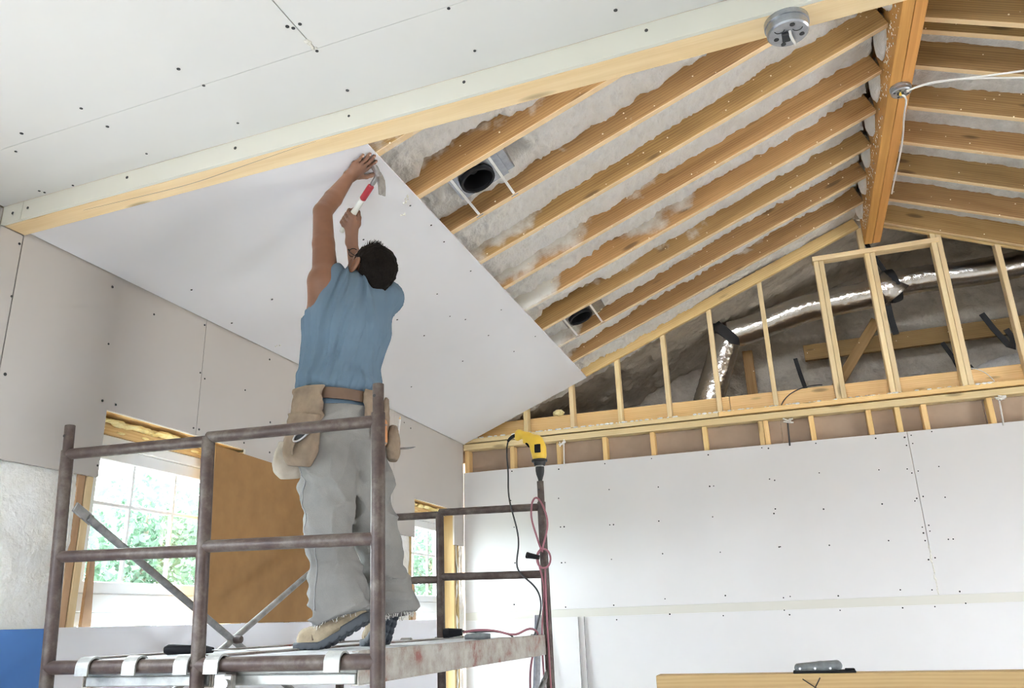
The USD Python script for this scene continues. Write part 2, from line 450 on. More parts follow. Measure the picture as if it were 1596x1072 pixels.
M['fray'] = plain('frayed_threads', (0.66, 0.65, 0.60), 0.9)
M['leather'] = plain('tan_suede', (0.20, 0.152, 0.110), 0.9, var=0.22, vscale=14, bump=0.3, bscale=90, spec=0.15)
M['leather_pale'] = plain('pale_canvas', (0.36, 0.31, 0.255), 0.9, var=0.15, vscale=12, bump=0.3, bscale=90, spec=0.15)
M['belt'] = plain('brown_belt', (0.105, 0.062, 0.038), 0.6, var=0.15, vscale=12)
M['orange_leather'] = plain('orange_leather', (0.45, 0.20, 0.075), 0.6, var=0.15, vscale=15)
M['boot'] = plain('worn_tan_suede', (0.27, 0.215, 0.14), 0.85, var=0.30, vscale=20, bump=0.3, bscale=70)
M['sole'] = plain('dark_rubber', (0.035, 0.042, 0.050), 0.6)
M['tread'] = plain('dusty_tread_rubber', (0.13, 0.145, 0.16), 0.7)
M['red'] = plain('red_sleeve', (0.24, 0.014, 0.022), 0.45)
M['clear_handle'] = plain('milky_handle', (0.80, 0.82, 0.76), 0.25, alpha=1.0)
M['steel'] = plain('worn_steel', (0.36, 0.355, 0.34), 0.38, 0.9, var=0.2, vscale=30)
M['yellow'] = plain('yellow_plastic', (0.72, 0.47, 0.05), 0.4)
M['dark_grey'] = plain('dark_grey_plastic', (0.022, 0.022, 0.022), 0.5, spec=0.25)
M['red_cord'] = plain('dusky_red_cord', (0.24, 0.085, 0.105), 0.5)
M['black_cord'] = plain('black_cord', (0.022, 0.022, 0.024), 0.5)
M['white_cable'] = plain('white_cable', (0.80, 0.78, 0.74), 0.5)
M['vinyl'] = plain('white_vinyl', (0.88, 0.90, 0.90), 0.35)
M['concrete'] = plain('dusty_subfloor', (0.84, 0.825, 0.79), 0.8, var=0.12, vscale=3)
M['outer'] = plain('outer_sheathing', (0.55, 0.45, 0.33), 0.9)
M['osb'] = plain('oriented_strand_board', (0.30, 0.23, 0.155), 0.8, var=0.2, vscale=25)
M['grass'] = plain('lawn', (0.10, 0.13, 0.075), 0.9, var=0.25, vscale=1.5)
M['paving'] = plain('pale_paving', (0.70, 0.69, 0.67), 0.85, var=0.06, vscale=4)
M['offcut'] = plain('offcut_wood', (0.36, 0.235, 0.15), 0.8, var=0.12, vscale=8)
M['grey_edge'] = plain('grey_gypsum_edge', (0.30, 0.295, 0.29), 0.9)
M['joint_paper'] = plain('joint_paper', (0.66, 0.645, 0.58), 0.9)
M['drywall_strip'] = plain('drywall_beam_strip', (0.70, 0.69, 0.61), 0.85)
M['bark'] = plain('bark', (0.20, 0.16, 0.12), 0.9)
M['marker'] = plain('pencil_mark', (0.04, 0.03, 0.02), 0.8)
M['screw'] = plain('black_screw', (0.015, 0.015, 0.015), 0.5)
M['joint'] = plain('open_joint', (0.20, 0.19, 0.17), 0.95)
M['greytool'] = plain('grey_box_plastic', (0.11, 0.12, 0.12), 0.4, var=0.3, vscale=40)
M['leaf'] = usdkit.material(stage, L_ + 'leaf', {
    'oi': ('geometry', {}), 'r': ('rgb_ramp', {'ramp': [(0.0, (0.055, 0.100, 0.060)), (1.0, (0.14, 0.20, 0.13))]}),
    'd': ('principled_bsdf', {'roughness': 0.5}), 't': ('translucent_bsdf', {}), 'm': ('mix_closure', {'fac': 0.4})},
    [('oi.random_per_island', 'r.fac'), ('r.color', 'd.base_color'), ('r.color', 't.color'), ('d.BSDF', 'm.closure1'), ('t.BSDF', 'm.closure2')], surface='m.closure')
def clear_pane(name, tint):
    return usdkit.material(stage, L_ + name, {
        'w': ('layer_weight', {'blend': 0.5}), 'pw': ('math', {'math_type': 'power', 'value2': 4.0}), 'ma': ('math', {'math_type': 'multiply_add', 'value2': 0.6, 'value3': 0.04}),
        't': ('transparent_bsdf', {'color': tint}), 'g': ('glossy_bsdf', {'color': (1, 1, 1), 'roughness': 0.02}), 'm': ('mix_closure', {})},
        [('w.facing', 'pw.value1'), ('pw.value', 'ma.value1'), ('ma.value', 'm.fac'), ('t.BSDF', 'm.closure1'), ('g.BSDF', 'm.closure2')], surface='m.closure')
M['pane'] = clear_pane('window_glass', (0.97, 0.995, 0.985))
M['lens'] = clear_pane('clear_lens', (0.96, 0.97, 0.97))

# ================================================================ large structure
XL, XR, YB, YF = -2.615, 4.365, 6.400, -3.40      # left wall, right wall, gable wall face, front wall
ZT = 2.657                                         # where the slope meets the wall
TAN = math.tan(math.radians(22.273)); COS = math.cos(math.radians(22.273)); SIN = math.sin(math.radians(22.273))
XC = 0.876                                         # ridge
SP = 0.4064
YK = [6.388 - (9 - k) * SP for k in range(-5, 10)]   # far faces of the rafters
nS = np.array([-SIN, 0, COS]); uS = np.array([COS, 0, SIN])      # up and along the left slope
uR = np.array([-COS, 0, SIN]); nR = np.array([SIN, 0, COS])


def zs(x):
    return ZT + (x - XL) * TAN


fl = struct('floor')
for i in range(5):
    for j in range(8):
        x0, y0 = -2.75 + i * 1.46, -3.5 + j * 1.27
        obj('subfloor_panel', cbox(x0 + .002, x0 + 1.458, y0 + .002, y0 + 1.268, -0.02, 0.0, .002), M['concrete'], fl)
obj('joist_bed', box(-2.75, 4.55, -3.5, 6.66, -0.14, -0.021), M['outer'], fl)

# ---- left wall: studs, foam, upper drywall, window openings
wl = struct('wall_left')
W1, W2, W0 = (2.53, 3.45), (5.45, 6.19), (-0.60, 1.40)         # openings along y
WZ0, WZ1 = 0.42, 2.07
TH = 0.013


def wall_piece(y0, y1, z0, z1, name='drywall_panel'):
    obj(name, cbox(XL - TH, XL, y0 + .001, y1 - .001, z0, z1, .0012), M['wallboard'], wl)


wall_piece(YF, 1.93, 1.79, 2.70)
wall_piece(1.932, 2.028, 1.79, 2.632)
# the panel over the first window, notched round the opening
def notched(y0, y1, n0, n1):
    from shapely.geometry import box as sb
    from shapely import union_all
    s = [sb(y0, 2.07, y1, ZT - .004)] + ([sb(y0, 1.79, n0, 2.1)] if n0 else []) + ([sb(n1, 1.79, y1, 2.1)] if n1 else [])
    s = union_all(s)
    m = trimesh.creation.extrude_polygon(s, TH, engine='earcut')
    V = np.array(m.vertices); return trimesh.Trimesh(np.stack([XL - TH + V[:, 2], V[:, 0], V[:, 1]], 1), m.faces)
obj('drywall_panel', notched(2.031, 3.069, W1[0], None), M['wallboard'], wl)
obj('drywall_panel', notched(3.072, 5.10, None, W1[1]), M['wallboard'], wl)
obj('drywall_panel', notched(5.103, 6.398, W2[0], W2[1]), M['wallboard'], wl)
obj('joint_shadow_strip', box(XL - .02, XL - TH - .001, 1.9, 6.4, 2.07, 2.64), M['gypsum'], wl)  # gypsum-coloured backing behind the panel joints
# studs
for y in (1.62, 2.06, 2.468, 2.508, 3.47, 3.51, 3.92, 4.32, 4.73, 5.13, 5.42, 6.235, 6.30, -.66, -1.0, -1.4, -2.0, -2.6, -3.2):
    m = M['studdark'] if y in (2.06, 2.468) else (M['pine'] if y < 5.2 else M['lumber'])
    board('stud', (XL - .075, y, 0.0), (XL - .075, y, 2.06), .036, .12, m, wl, up=(1, 0, 0))
for a, b in ((W1[0], W1[1]), (W2[0], W2[1])):
    board('window_header', (XL - .075, a - .06, WZ1 + .055), (XL - .075, b + .06, WZ1 + .055), .12, .10, M['stud'], wl)
    board('window_sill_plate', (XL - .075, a, WZ0 - .02), (XL - .075, b, WZ0 - .02), .12, .036, M['stud'], wl)
# sprayed foam between the studs
def foam_panel(name, y0, y1, z0, z1, depth, mat, parent, amp=.02, seed=0, res=.014):
    ny, nz = max(4, int((y1 - y0) / res)), max(4, int((z1 - z0) / res))
    def fn(U, V):
        Y, Z = y0 + (y1 - y0) * U, z0 + (z1 - z0) * V
        P = np.stack([Y, Z, 0 * Y], -1)
        d = amp * (meshkit.fbm(P * 7, 4, seed) - .5) * 2 + amp * .5 * np.abs(meshkit.noise(P * 34, seed + 9) - .5)
        return np.stack([XL - depth + d, Y, Z], -1)
    obj(name, grid_sheet(fn, ny, nz), mat, parent, smooth=True)
gaps = [(1.42, 1.60), (1.64, 2.04), (2.08, 2.45), (3.53, 3.90), (3.94, 4.30), (4.34, 4.71), (4.75, 5.11), (5.15, 5.40), (6.253, 6.281), (6.32, 6.40)]
for i, (a, b) in enumerate(gaps):
    foam_panel('spray_foam', a, b, 0.02, 2.05, .018, M['foam_wall'], wl, seed=i)
# sheathing outside, with openings
def sheath(y0, y1, z0, z1):
    obj('sheathing_panel', box(XL - .165, XL - .14, y0, y1, z0, z1), M['outer'], wl)
ys = [YF, W0[0], W0[1], W1[0], W1[1], W2[0], W2[1], 6.52]
for i in range(0, 7):
    a, b = ys[i], ys[i + 1]
    if i % 2 == 0:
        sheath(a, b, -.1, 2.95)
    else:
        lo, hi = (0.35, 2.1) if i == 1 else (WZ0 - .04, WZ1)
        sheath(a, b, -.1, lo); sheath(a, b, hi, 2.95)
sheath(6.52, 8.4, -.1, 2.95)
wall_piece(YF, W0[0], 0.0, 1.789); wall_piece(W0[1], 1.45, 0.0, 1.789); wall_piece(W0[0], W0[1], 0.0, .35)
dots = [(2.017, 2.594), (2.024, 2.383), (2.472, 2.595), (2.492, 2.344), (2.50, 2.10), (2.572, 2.10), (3.050, 2.10), (3.089, 2.101), (3.060, 2.375), (3.058, 2.62), (3.095, 2.354), (3.408, 2.376), (3.431, 2.101), (3.641, 2.254), (2.52, 1.836), (2.723, 2.558), (3.598, 2.6), (2.053, 2.091), (3.653, 2.091), (5.263, 2.60), (5.372, 2.58), (4.982, 2.083), (4.1, 2.5), (4.5, 2.3), (4.9, 2.56)]
obj('screw', discs([(XL, y, z) for y, z in dots], (1, 0, 0), .0055), M['screw'], wl, kind='stuff')

# ---- gable wall
wb = struct('wall_back')
for x0, x1 in ((XL + .002, 0.860), (0.863, 3.30), (3.303, XR)):
    obj('drywall_panel', cbox(x0, x1, YB, YB + TH, 1.265, 2.400, .0015), M['backboard'], wb)
    obj('drywall_panel', cbox(x0 + (1.9 if -2 < x0 < 1 else .0), x1 + (1.9 if x1 < 1 else .0), YB, YB + TH, 0.01, 1.205, .0015), M['backboard'], wb)
obj('joint_backing_strip', box(XL, XR, YB + .004, YB + TH + .002, 1.20, 1.27), M['joint_paper'], wb)
def torn_joint():
    ms = []
    for i in range(26):
        z = 1.28 + i * .0125 + rng.uniform(-.004, .004)
        ms.append(trimesh.creation.icosphere(1, rng.uniform(.003, .008)).apply_transform(np.diag([.8, .5, 1.6, 1])).apply_translation([0.8615 + rng.uniform(-.004, .004), YB, z]))
    return cat_(ms)
obj('torn_paper_edge', torn_joint(), M['gypsum'], wb, kind='stuff')
xs_low = [-2.40, -2.195, -1.785, -1.395, -1.003, -0.59, -0.165, -0.125, 0.207, 0.611, 0.807, 0.985, 1.411, 1.82, 2.2, 2.6, 3.0, 3.4, 3.8, 4.2]
for x in xs_low[1:]:
    board('stud', (x + .02, YB + .058, 0.02), (x + .02, YB + .058, 2.592), .037, .088, M['stud'], wb, up=(0, 1, 0))
board('stud', (XL + .03, YB + .058, 0.02), (XL + .03, YB + .058, 2.592), .037, .088, M['stud'], wb, up=(0, 1, 0))
board('top_plate', (XL, YB + .056, 2.622), (XR, YB + .056, 2.622), .092, .050, M['pine'], wb)
board('top_plate', (XL, YB + .058, 2.676), (-0.45, YB + .058, 2.676), .088, .036, M['pine'], wb)
board('top_plate', (-0.447, YB + .056, 2.678), (XR, YB + .056, 2.678), .093, .038, M['stud'], wb)
for x0, x1 in ((XL, -1.40), (-1.395, 0.0), (0.005, 1.4), (1.405, XR)):
    obj('backing_panel', cbox(x0, x1, YB + .104, YB + .116, 2.30, 2.60, .001), M['kraft'], wb)
obj('rear_board', box(XL, XR, YB + .118, YB + .13, 0, 2.60), M['outer'], wb)
for x in (-2.055, -1.645, -1.24, -0.84, -0.445, -0.02):
    board('gable_stud', (x + .012, YB + .056, 2.697), (x + .012, YB + .056, zs(x) + .12), .037, .086, M['pine'], wb, up=(0, 1, 0))
for x, two in ((0.445, 2), (0.825, 2), (1.305, 2), (1.72, 1), (2.12, 1), (2.52, 1), (2.92, 1)):
    top = 3.836 if x < 1.2 else 3.905 - (x - 1.3) * TAN + .09
    for q in range(two):
        board('gable_stud', (x + q * .039, YB + .056, 2.697), (x + q * .039, YB + .056, top + (.10 if (x > 1.2 and q) else 0)), .037, .086, M['pine'], wb, up=(0, 1, 0))
board('header', (0.42, YB + .052, 3.857), (1.345, YB + .052, 3.857), .094, .040, M['pine'], wb)
board('ridge_post', (0.80, YB + .056, 3.878), (0.80, YB + .056, 4.06), .037, .086, M['pine'], wb, up=(0, 1, 0))
# sloping plates under the last rafters
a = np.array([XL + .05, 6.40, zs(XL + .05)]); b = np.array([0.80, 6.40, zs(0.80)])
board('rake_plate', a + nS * .045, b + nS * .045, .036, .088, M['stud'], wb, up=nS)
a = np.array([XR - .05, 6.43, zs(XL + .05)]); b = np.array([2 * XC - 0.80, 6.43, zs(0.80)])
board('rake_plate', a + nR * .03, b + nR * .03, .036, .060, M['stud'], wb, up=nR)
board('rim_joist', (XL, 6.545, 2.745), (-0.36, 6.545, 2.745), .038, .19, M['stud'], wb)
board('rim_joist', (-0.355, 6.55, 2.745), (XR, 6.55, 2.745), .038, .19, M['stud'], wb)
pts = []
for x in xs_low[1:12]:
    for z in (2.375, 2.14, 1.90, 1.63, 1.30, 1.19):
        if x < XL + .3 and z < 1.4: continue
        pts.append((x + .02 + rng.uniform(-.02, .02), YB, z + rng.uniform(-.02, .02)))
        if rng.random() < .12: pts.append((pts[-1][0] + .03, YB, pts[-1][2]))
for z in (2.36, 2.30, 2.1, 1.92, 1.72, 1.68, 1.5): pts += [(0.842, YB, z), (0.885, YB, z + .01)]
obj('screw', discs(pts, (0, -1, 0), .0055), M['screw'], wb, kind='stuff')

# ---- right and front walls (outside the picture; they close the room and hold the front window and an added right opening)
wr = struct('wall_right')
RY0, RY1 = 2.7, 4.5              # unseen opening, added to light the hung sheet and far left wall
for y0, y1, z0, z1 in ((YF, -1.0, 0, 2.75), (-.998, 1.44, 0, 2.75), (1.442, RY0, 0, 2.75), (RY1, 6.52, 0, 2.75), (RY0, RY1, 0, .6), (RY0, RY1, 2.05, 2.75)):
    obj('sheathing_panel', cbox(XR, XR + .16, y0, y1, z0, z1, .002), M['osb'], wr)
wf = struct('wall_front')
FX0, FX1 = -0.9, 0.2            # the one window behind the camera
for x0, x1, z0, z1 in ((-2.78, FX0, 0, 2.9), (FX1, 2.4, 0, 2.9), (2.402, XR + .16, 0, 2.9), (FX0, FX1, 0, .7), (FX0, FX1, 2.05, 2.9)):
    obj('sheathing_panel', cbox(x0, x1, YF - .16, YF, z0, z1, .002), M['osb'], wf)

# ---- flat drywall ceiling over the near half, ending at the dropped beam
ce = struct('ceiling')
ZC = 2.706


def yb(x):        # front face of the dropped beam
    return 1.930 - .044 * (x - XL)


def ceil_piece(poly):
    from shapely.geometry import Polygon
    m = trimesh.creation.extrude_polygon(Polygon(poly), TH, engine='earcut'); m.apply_translation([0, 0, ZC])
    obj('drywall_panel', m, M['drywall'], ce)
e = .0007
ceil_piece([(XL, 1.660), (XR, 1.660 - .044 * (XR - XL)), (XR, yb(XR)), (XL, yb(XL))])
d = lambda x: 1.660 - .044 * (x - XL) - 2 * e
ceil_piece([(XL, YF), (-1.10, YF), (-1.0775, d(-1.0775)), (XL, d(XL))])
ceil_piece([(-1.0965, YF), (XR, YF), (XR, d(XR)), (-1.074, d(-1.074))])
obj('ceiling_deck', box(XL - .1, XR, YF, 1.62, ZC + .05, ZC + .25), M['outer'], ce)
cd = [(-1.479, 1.227), (-1.48, 1.524), (-1.464, 1.611), (-1.877, 1.567), (-1.877, 1.67), (-2.152, 1.6), (-2.257, 1.67), (-1.096, 1.487), (-1.085, 1.498), (-1.060, 1.491), (-1.076, 1.60), (-0.67, 1.58), (-0.668, 1.759), (-1.49, 1.804), (-1.877, 1.838), (-1.087, 1.785), (-2.4, 1.89), (-2.392, 1.905), (-2.261, 1.905), (-0.263, 1.745), (-0.25, 1.55), (-.26, 1.3)]
obj('screw', discs([(x, y, ZC) for x, y in cd], (0, 0, -1), .005), M['screw'], ce, kind='stuff')
ang = math.atan(-.044)
# torn corner where the three sheets meet
obj('torn_paper_edge', cat_([trimesh.creation.icosphere(1, rng.uniform(.003, .007)).apply_translation([-1.077 + rng.uniform(-.006, .006), 1.59 - i * .003 + rng.uniform(-.004, .004), ZC]) for i in range(14)]), M['gypsum'], ce, kind='stuff')

# ---- dropped beam: bare pine underneath, drywall strip on its near face
db = thing('ceiling_beam', 'pale pine beam dropped below the flat ceiling, drywall strip on its near face', 'beam')
A = np.array([XL, yb(XL), 0]); dx = np.array([math.cos(ang), math.sin(ang), 0]); dy = np.array([-math.sin(ang), math.cos(ang), 0])
LB = 7.0
p0 = A + dy * (.0135 + .043) + np.array([0, 0, 2.632 + .10])
board('beam_timber', p0, p0 + dx * LB, .086, .20, M['pine'], db)
def strip(t0, t1):
    a_ = A + dx * t0 + dy * .0065 + np.array([0, 0, 2.669]); b_ = A + dx * t1 + dy * .0065 + np.array([0, 0, 2.669])
    board('drywall_strip', a_, b_, TH, .074, M['drywall_strip'], db, c=.001, label='drywall strip screwed to the near face of the beam')
strip(0.0, .100); strip(.102, LB)
sp = [A + dx * t + np.array([0, 0, 2.632 + h]) for t, h in ((.055, .036), (.13, .04), (.60, .05), (1.06, .045), (1.49, .045), (1.88, .05), (2.42, .05), (2.9, .05))]
obj('screw', discs(sp, -dy, .005), M['screw'], db, kind='stuff')
cr = [A + dx * t + dy * (.0135 + o_) + np.array([0, 0, 2.6318]) for t, o_ in ((.36, .030), (.50, .036), (.62, .040), (.74, .044), (.88, .042), (1.02, .030), (1.16, .018), (1.28, .008), (1.36, .004))]
obj('drying_crack', tube(cr, [.0004, .0011, .0011, .0004], 5, 40), M['joint'], db)

# ---- left and right roof slopes
rl = struct('roof_left'); rr = struct('roof_right')
RD = .235
SL = (0.818 - XL) / COS
for k, y in enumerate(YK):
    if y < 2.0: continue
    a = np.array([XL - .10, y - .019, zs(XL - .10)]) + nS * RD / 2
    b = np.array([0.812, y - .019, zs(0.812)]) + nS * RD / 2
    if k < len(YK) - 1:
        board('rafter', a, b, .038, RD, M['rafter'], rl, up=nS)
    a = np.array([2 * XC - XL, y - .019, zs(XL)]) + nR * RD / 2; b = np.array([0.940, y - .019, zs(2 * XC - 0.940)]) + nR * RD / 2
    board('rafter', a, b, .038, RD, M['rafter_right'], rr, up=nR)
y = YK[8] + .16    # a doubled rafter in the right slope
a = np.array([2 * XC - XL, y, zs(XL)]) + nR * (RD / 2 + .06); b = np.array([0.940, y, zs(2 * XC - 0.940)]) + nR * (RD / 2 + .06)
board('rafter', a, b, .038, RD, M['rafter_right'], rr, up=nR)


def foam_bay(y0, y1, s0, s1, depth, mat, parent, side, seed, amp=.03, res=.0125):
    n1, n2 = max(4, int((s1 - s0) / res)), max(4, int((y1 - y0) / res))
    def fn(U, V):
        S, Y = s0 + (s1 - s0) * U, y0 + (y1 - y0) * V
        P = np.stack([S, Y, 0 * S], -1) + seed * 3.7
        big = meshkit.fbm(P * 3.2, 2, seed) - .5
        warp = np.stack([meshkit.noise(P * 9, 5), meshkit.noise(P * 9, 6), 0 * S], -1)
        lump = np.abs(meshkit.noise(P * 19 + warp * 1.4, seed + 3) - .5) * 2
        fine = np.abs(meshkit.noise(P * 55 + warp * 2, seed + 7) - .5) * 2
        edge = np.clip(np.minimum(V, 1 - V) * 2 * 3.0, 0, 1)
        dd = depth(S)
        for cs, cy in CANS if side > 0 else ():
            dd = dd + .14 * np.clip(1.6 - np.maximum(np.abs(S - cs - .03) / .16, np.abs(Y - cy) / .115), 0, .6) / .6
        h = dd - amp * 1.6 * big + amp * (1.0 * lump + .45 * fine) - .016 * (1 - edge)
        base = np.array([XL, 0, ZT]) if side > 0 else np.array([2 * XC - XL, 0, ZT])
        u, n = (uS, nS) if side > 0 else (uR, nR)
        Q = base + S[..., None] * u + h[..., None] * n
        Q[..., 1] = Y
        return Q
    obj('spray_foam', grid_sheet(fn, n1, n2, flip=side > 0), mat, parent, smooth=True)


CANS = (((-1.228 - XL) / COS, 3.232), ((-1.238 - XL) / COS, 5.265))      # recessed lights
dl = lambda S: .085 + .05 * np.clip((S - .9) / 1.6, 0, 1)
dr = lambda S: .165 + 0 * S
for k in range(len(YK)):
    y1 = YK[k] - .037
    y0 = YK[k] - SP
    if y0 < 1.8: continue
    y0 = max(y0, 2.0)
    foam_bay(y0 - .001, y1 + (.001 if k < len(YK) - 1 else .26), -.05, SL + .01, dl if k < len(YK) - 1 else (lambda S: dl(S) - .045), M['foam'], rl, 1, k)
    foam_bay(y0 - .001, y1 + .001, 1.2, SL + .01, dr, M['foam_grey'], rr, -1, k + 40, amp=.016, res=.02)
for parent, u, n, base in ((rl, uS, nS, np.array([XL, 0, ZT])), (rr, uR, nR, np.array([2 * XC - XL, 0, ZT]))):
    m = cham(SL + .5, 6.52 - YF + .2, .02, .002)
    c = base + u * (SL / 2 - .12) + n * (RD + .012); c[1] = (6.52 + YF) / 2
    y_ = np.cross(n, u)
    obj('roof_deck', m, M['outer'], parent, xf=mat4(u, y_, n, c))

rb = thing('ridge_beam', 'orange-brown doubled ridge beam that the rafters of both slopes run up to', 'beam')
for x0, x1 in ((.818, .8755), (.8775, .935)):
    board('lumber_ply', ((x0 + x1) / 2, 0.9, 4.12), ((x0 + x1) / 2, 6.398, 4.12), x1 - x0, .43, M['lvl'], rb)
# foam spattered along the side of the ridge
ms = []
for i in range(340):
    y_ = rng.uniform(2.6, 6.3); z_ = 3.905 + .16 * rng.random() ** .6
    r_ = rng.uniform(.002, .007)
    ms.append(trimesh.creation.icosphere(0, r_).apply_transform(np.diag([.5, 1, 1.3, 1])).apply_translation([.8175, y_, z_]))
obj('foam_spatter', cat_(ms), M['foam'], rb, kind='stuff')
# foam collars where each bay meets the ridge
for k in range(5, len(YK)):
    yy = YK[k] - .2
    b = trimesh.creation.icosphere(3, 1.0); V = np.array(b.vertices)
    V *= (1 + .25 * (meshkit.fbm(V * 3 + k, 3, k)[:, None] - .5))
    b.vertices = V * [.035, .15, .11] + [.812, yy, 4.165]
    obj('foam_collar', b, M['foam'], rl, smooth=True)

# ---- attic behind the gable studs
wa = struct('roof_attic')
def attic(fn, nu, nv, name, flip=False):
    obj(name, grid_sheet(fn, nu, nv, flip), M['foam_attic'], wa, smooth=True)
def rough(P, seed, amp):
    return amp * (meshkit.fbm(P * 2.2, 3, seed) - .5) + amp * .45 * np.abs(meshkit.noise(P * 12, seed + 1) - .5) * 2 + amp * .25 * np.abs(meshkit.noise(P * 28, seed + 2) - .5)
def a_slope(U, V):
    X, Y = -2.7 + U * 4.9, 6.50 + V * 1.62
    P = np.stack([X, Y, 0 * X], -1)
    return np.stack([X, Y, zs(X) + .13 - rough(P, 3, .09)], -1)
attic(a_slope, 240, 90, 'foam_slope', True)
def a_back(U, V):
    X, Z = -2.7 + U * 7.0, 2.5 + V * 2.25
    P = np.stack([X, Z, 0 * X], -1)
    step = .16 * (1 / (1 + np.exp(-(Z - 3.62) * 60)))
    return np.stack([X, 8.05 - step - rough(P, 8, .09), Z], -1)
attic(a_back, 260, 100, 'foam_wall', True)
obj('attic_floor', box(-2.7, XR, 6.57, 8.1, 2.52, 2.62), M['kraft'], wa)
obj('attic_lid', box(1.9, XR + .2, 6.44, 8.2, 4.60, 4.7), M['outer'], wa)
obj('attic_end', box(XR, XR + .1, 6.44, 8.2, 2.5, 4.7), M['outer'], wa)
obj('attic_outer', cat_([box(-2.9, XR, 8.1, 8.2, 2.3, 4.8), box(-2.78, -2.7, 6.5, 8.2, 2.3, 2.9)]), M['outer'], wa)
m = cham(5.6, 1.7, .02, .002)
obj('attic_deck', m, M['outer'], wa, xf=mat4(uS, [0, 1, 0], nS, np.array([XL, 7.33, ZT]) + uS * 2.6 + nS * .26))
# gable above the right slope (dark sheathing between the two roofs)
obj('gable_sheathing', trimesh.Trimesh(*(lambda P: (P, [(0, 1, 2), (0, 2, 1)]))(np.array([[2 * XC - XL, 6.52, ZT + .24], [XC, 6.52, zs(XC) + .24], [XR, 6.52, 4.7]]))), M['outer'], wa)
obj('gable_sheathing', trimesh.Trimesh(*(lambda P: (P, [(0, 1, 2), (0, 2, 1)]))(np.array([[XC, 6.52, zs(XC) + .24], [XR, 6.52, 4.7], [1.9, 6.52, 4.75]]))), M['outer'], wa)
# ================================================================ END STRUCTURE

# ================================================================ windows
def window_unit(name, y0, y1, z0, z1, bars_y, bar_z, meet, label):
    w = struct(name, label)
    x0, x1 = XL - .155, XL - .095
    f = .045
    for a, b, c, d in ((y0, y1, z1 - f, z1), (y0, y1, z0, z0 + f), (y0, y0 + f, z0 + f, z1 - f), (y1 - f, y1, z0 + f, z1 - f)):
        obj('window_frame', cbox(x0, x1, a, b, c, d, .004), M['vinyl'], w)
    xs0, xs1 = XL - .145, XL - .11
    g = .05; a0, a1 = y0 + f, y1 - f
    for c, d in ((meet + .035, z1 - f), (z0 + f, meet - .035)):
        for p in ((a0, a1, d - g * 1.1, d), (a0, a1, c, c + g), (a0, a0 + g, c + g, d - g), (a1 - g, a1, c + g, d - g)):
            obj('sash', cbox(xs0, xs1, p[0], p[1], p[2], p[3], .004), M['vinyl'], w)
        obj('pane', box(XL - .131, XL - .127, a0 + g - .005, a1 - g + .005, c + g - .005, d - g + .005), M['pane'], w)
    for y in bars_y:
        obj('glazing_bar', cbox(XL - .137, XL - .121, y - .009, y + .009, meet + .035 + g, z1 - f - g, .003), M['vinyl'], w)
    obj('glazing_bar', cbox(XL - .136, XL - .122, a0 + g, a1 - g, bar_z - .009, bar_z + .009, .003), M['vinyl'], w)
    obj('meeting_rail', cbox(XL - .15, XL - .105, a0, a1, meet - .035, meet + .035, .004), M['vinyl'], w)
    return w
window_unit('window_1', W1[0] + .01, W1[1] - .01, WZ0 + .005, WZ1 - .075, (2.845, 3.109), 1.715, 1.315, 'white window with pale glazing bars in the left wall')
window_unit('window_2', W2[0] + .01, W2[1] - .01, WZ0 + .005, WZ1 - .075, (5.69, 5.95), 1.70, 1.315, 'narrow white window in the left wall near the far corner')
def lumps(y0, y1, x, z, n, r, seed):
    q = random.Random(seed); out = []
    for i in range(n):
        b = trimesh.creation.icosphere(2, 1.0); V = np.array(b.vertices); V *= 1 + .5 * (meshkit.fbm(V * 2.2 + i, 3, seed)[:, None] - .5)
        b.vertices = V * [r * q.uniform(.6, 1.3), r * q.uniform(1.5, 3.5), r * q.uniform(.4, .8)] + [x + q.uniform(-.02, .02), y0 + (y1 - y0) * (i + .5) / n, z]
        out.append(b)
    return cat_(out)
for k_, (a, b) in enumerate((W1, W2)):
    board('packing_strip', (XL - .125, a + .004, WZ1 - .037), (XL - .125, b - .004, WZ1 - .037), .06, .070, M['stud'], wl)
    obj('gap_foam', lumps(a + .02, b, XL - .082, WZ1 - .020, 17 if k_ == 0 else 12, .020, 3 + k_), M['canfoam'], wl, smooth=True, kind='stuff')
    obj('gap_foam', lumps(a + .02, b, XL - .092, WZ1 - .055, 14 if k_ == 0 else 9, .010, 8 + k_), M['canfoam'], wl, smooth=True, kind='stuff')

# ================================================================ outdoors, seen through the panes
lawn = struct('ground')
def lawn_fn(U, V):
    X, Y = -3.0 - U * 47, -15 + V * 75
    return np.stack([X, Y, -.55 + .25 * meshkit.fbm(np.stack([X, Y, 0 * X], -1) * .2, 2, 5)], -1)
obj('lawn', grid_sheet(lawn_fn, 40, 60), M['grass'], lawn, smooth=True, kind='stuff')
obj('subsoil', box(-50, 30, -15, 60, -1.2, -.9), M['outer'], lawn)
for x0 in (-4.6, -6.42, 4.7, 6.52, 8.34):  # rows on the right are unseen, added to bounce light indoors
    for y0 in np.arange(-3.0, 16.0, 1.81):
        obj('paving_slab', cbox(x0, x0 + 1.80, y0, y0 + 1.80, -.9, -.20, .004), M['paving'], lawn)


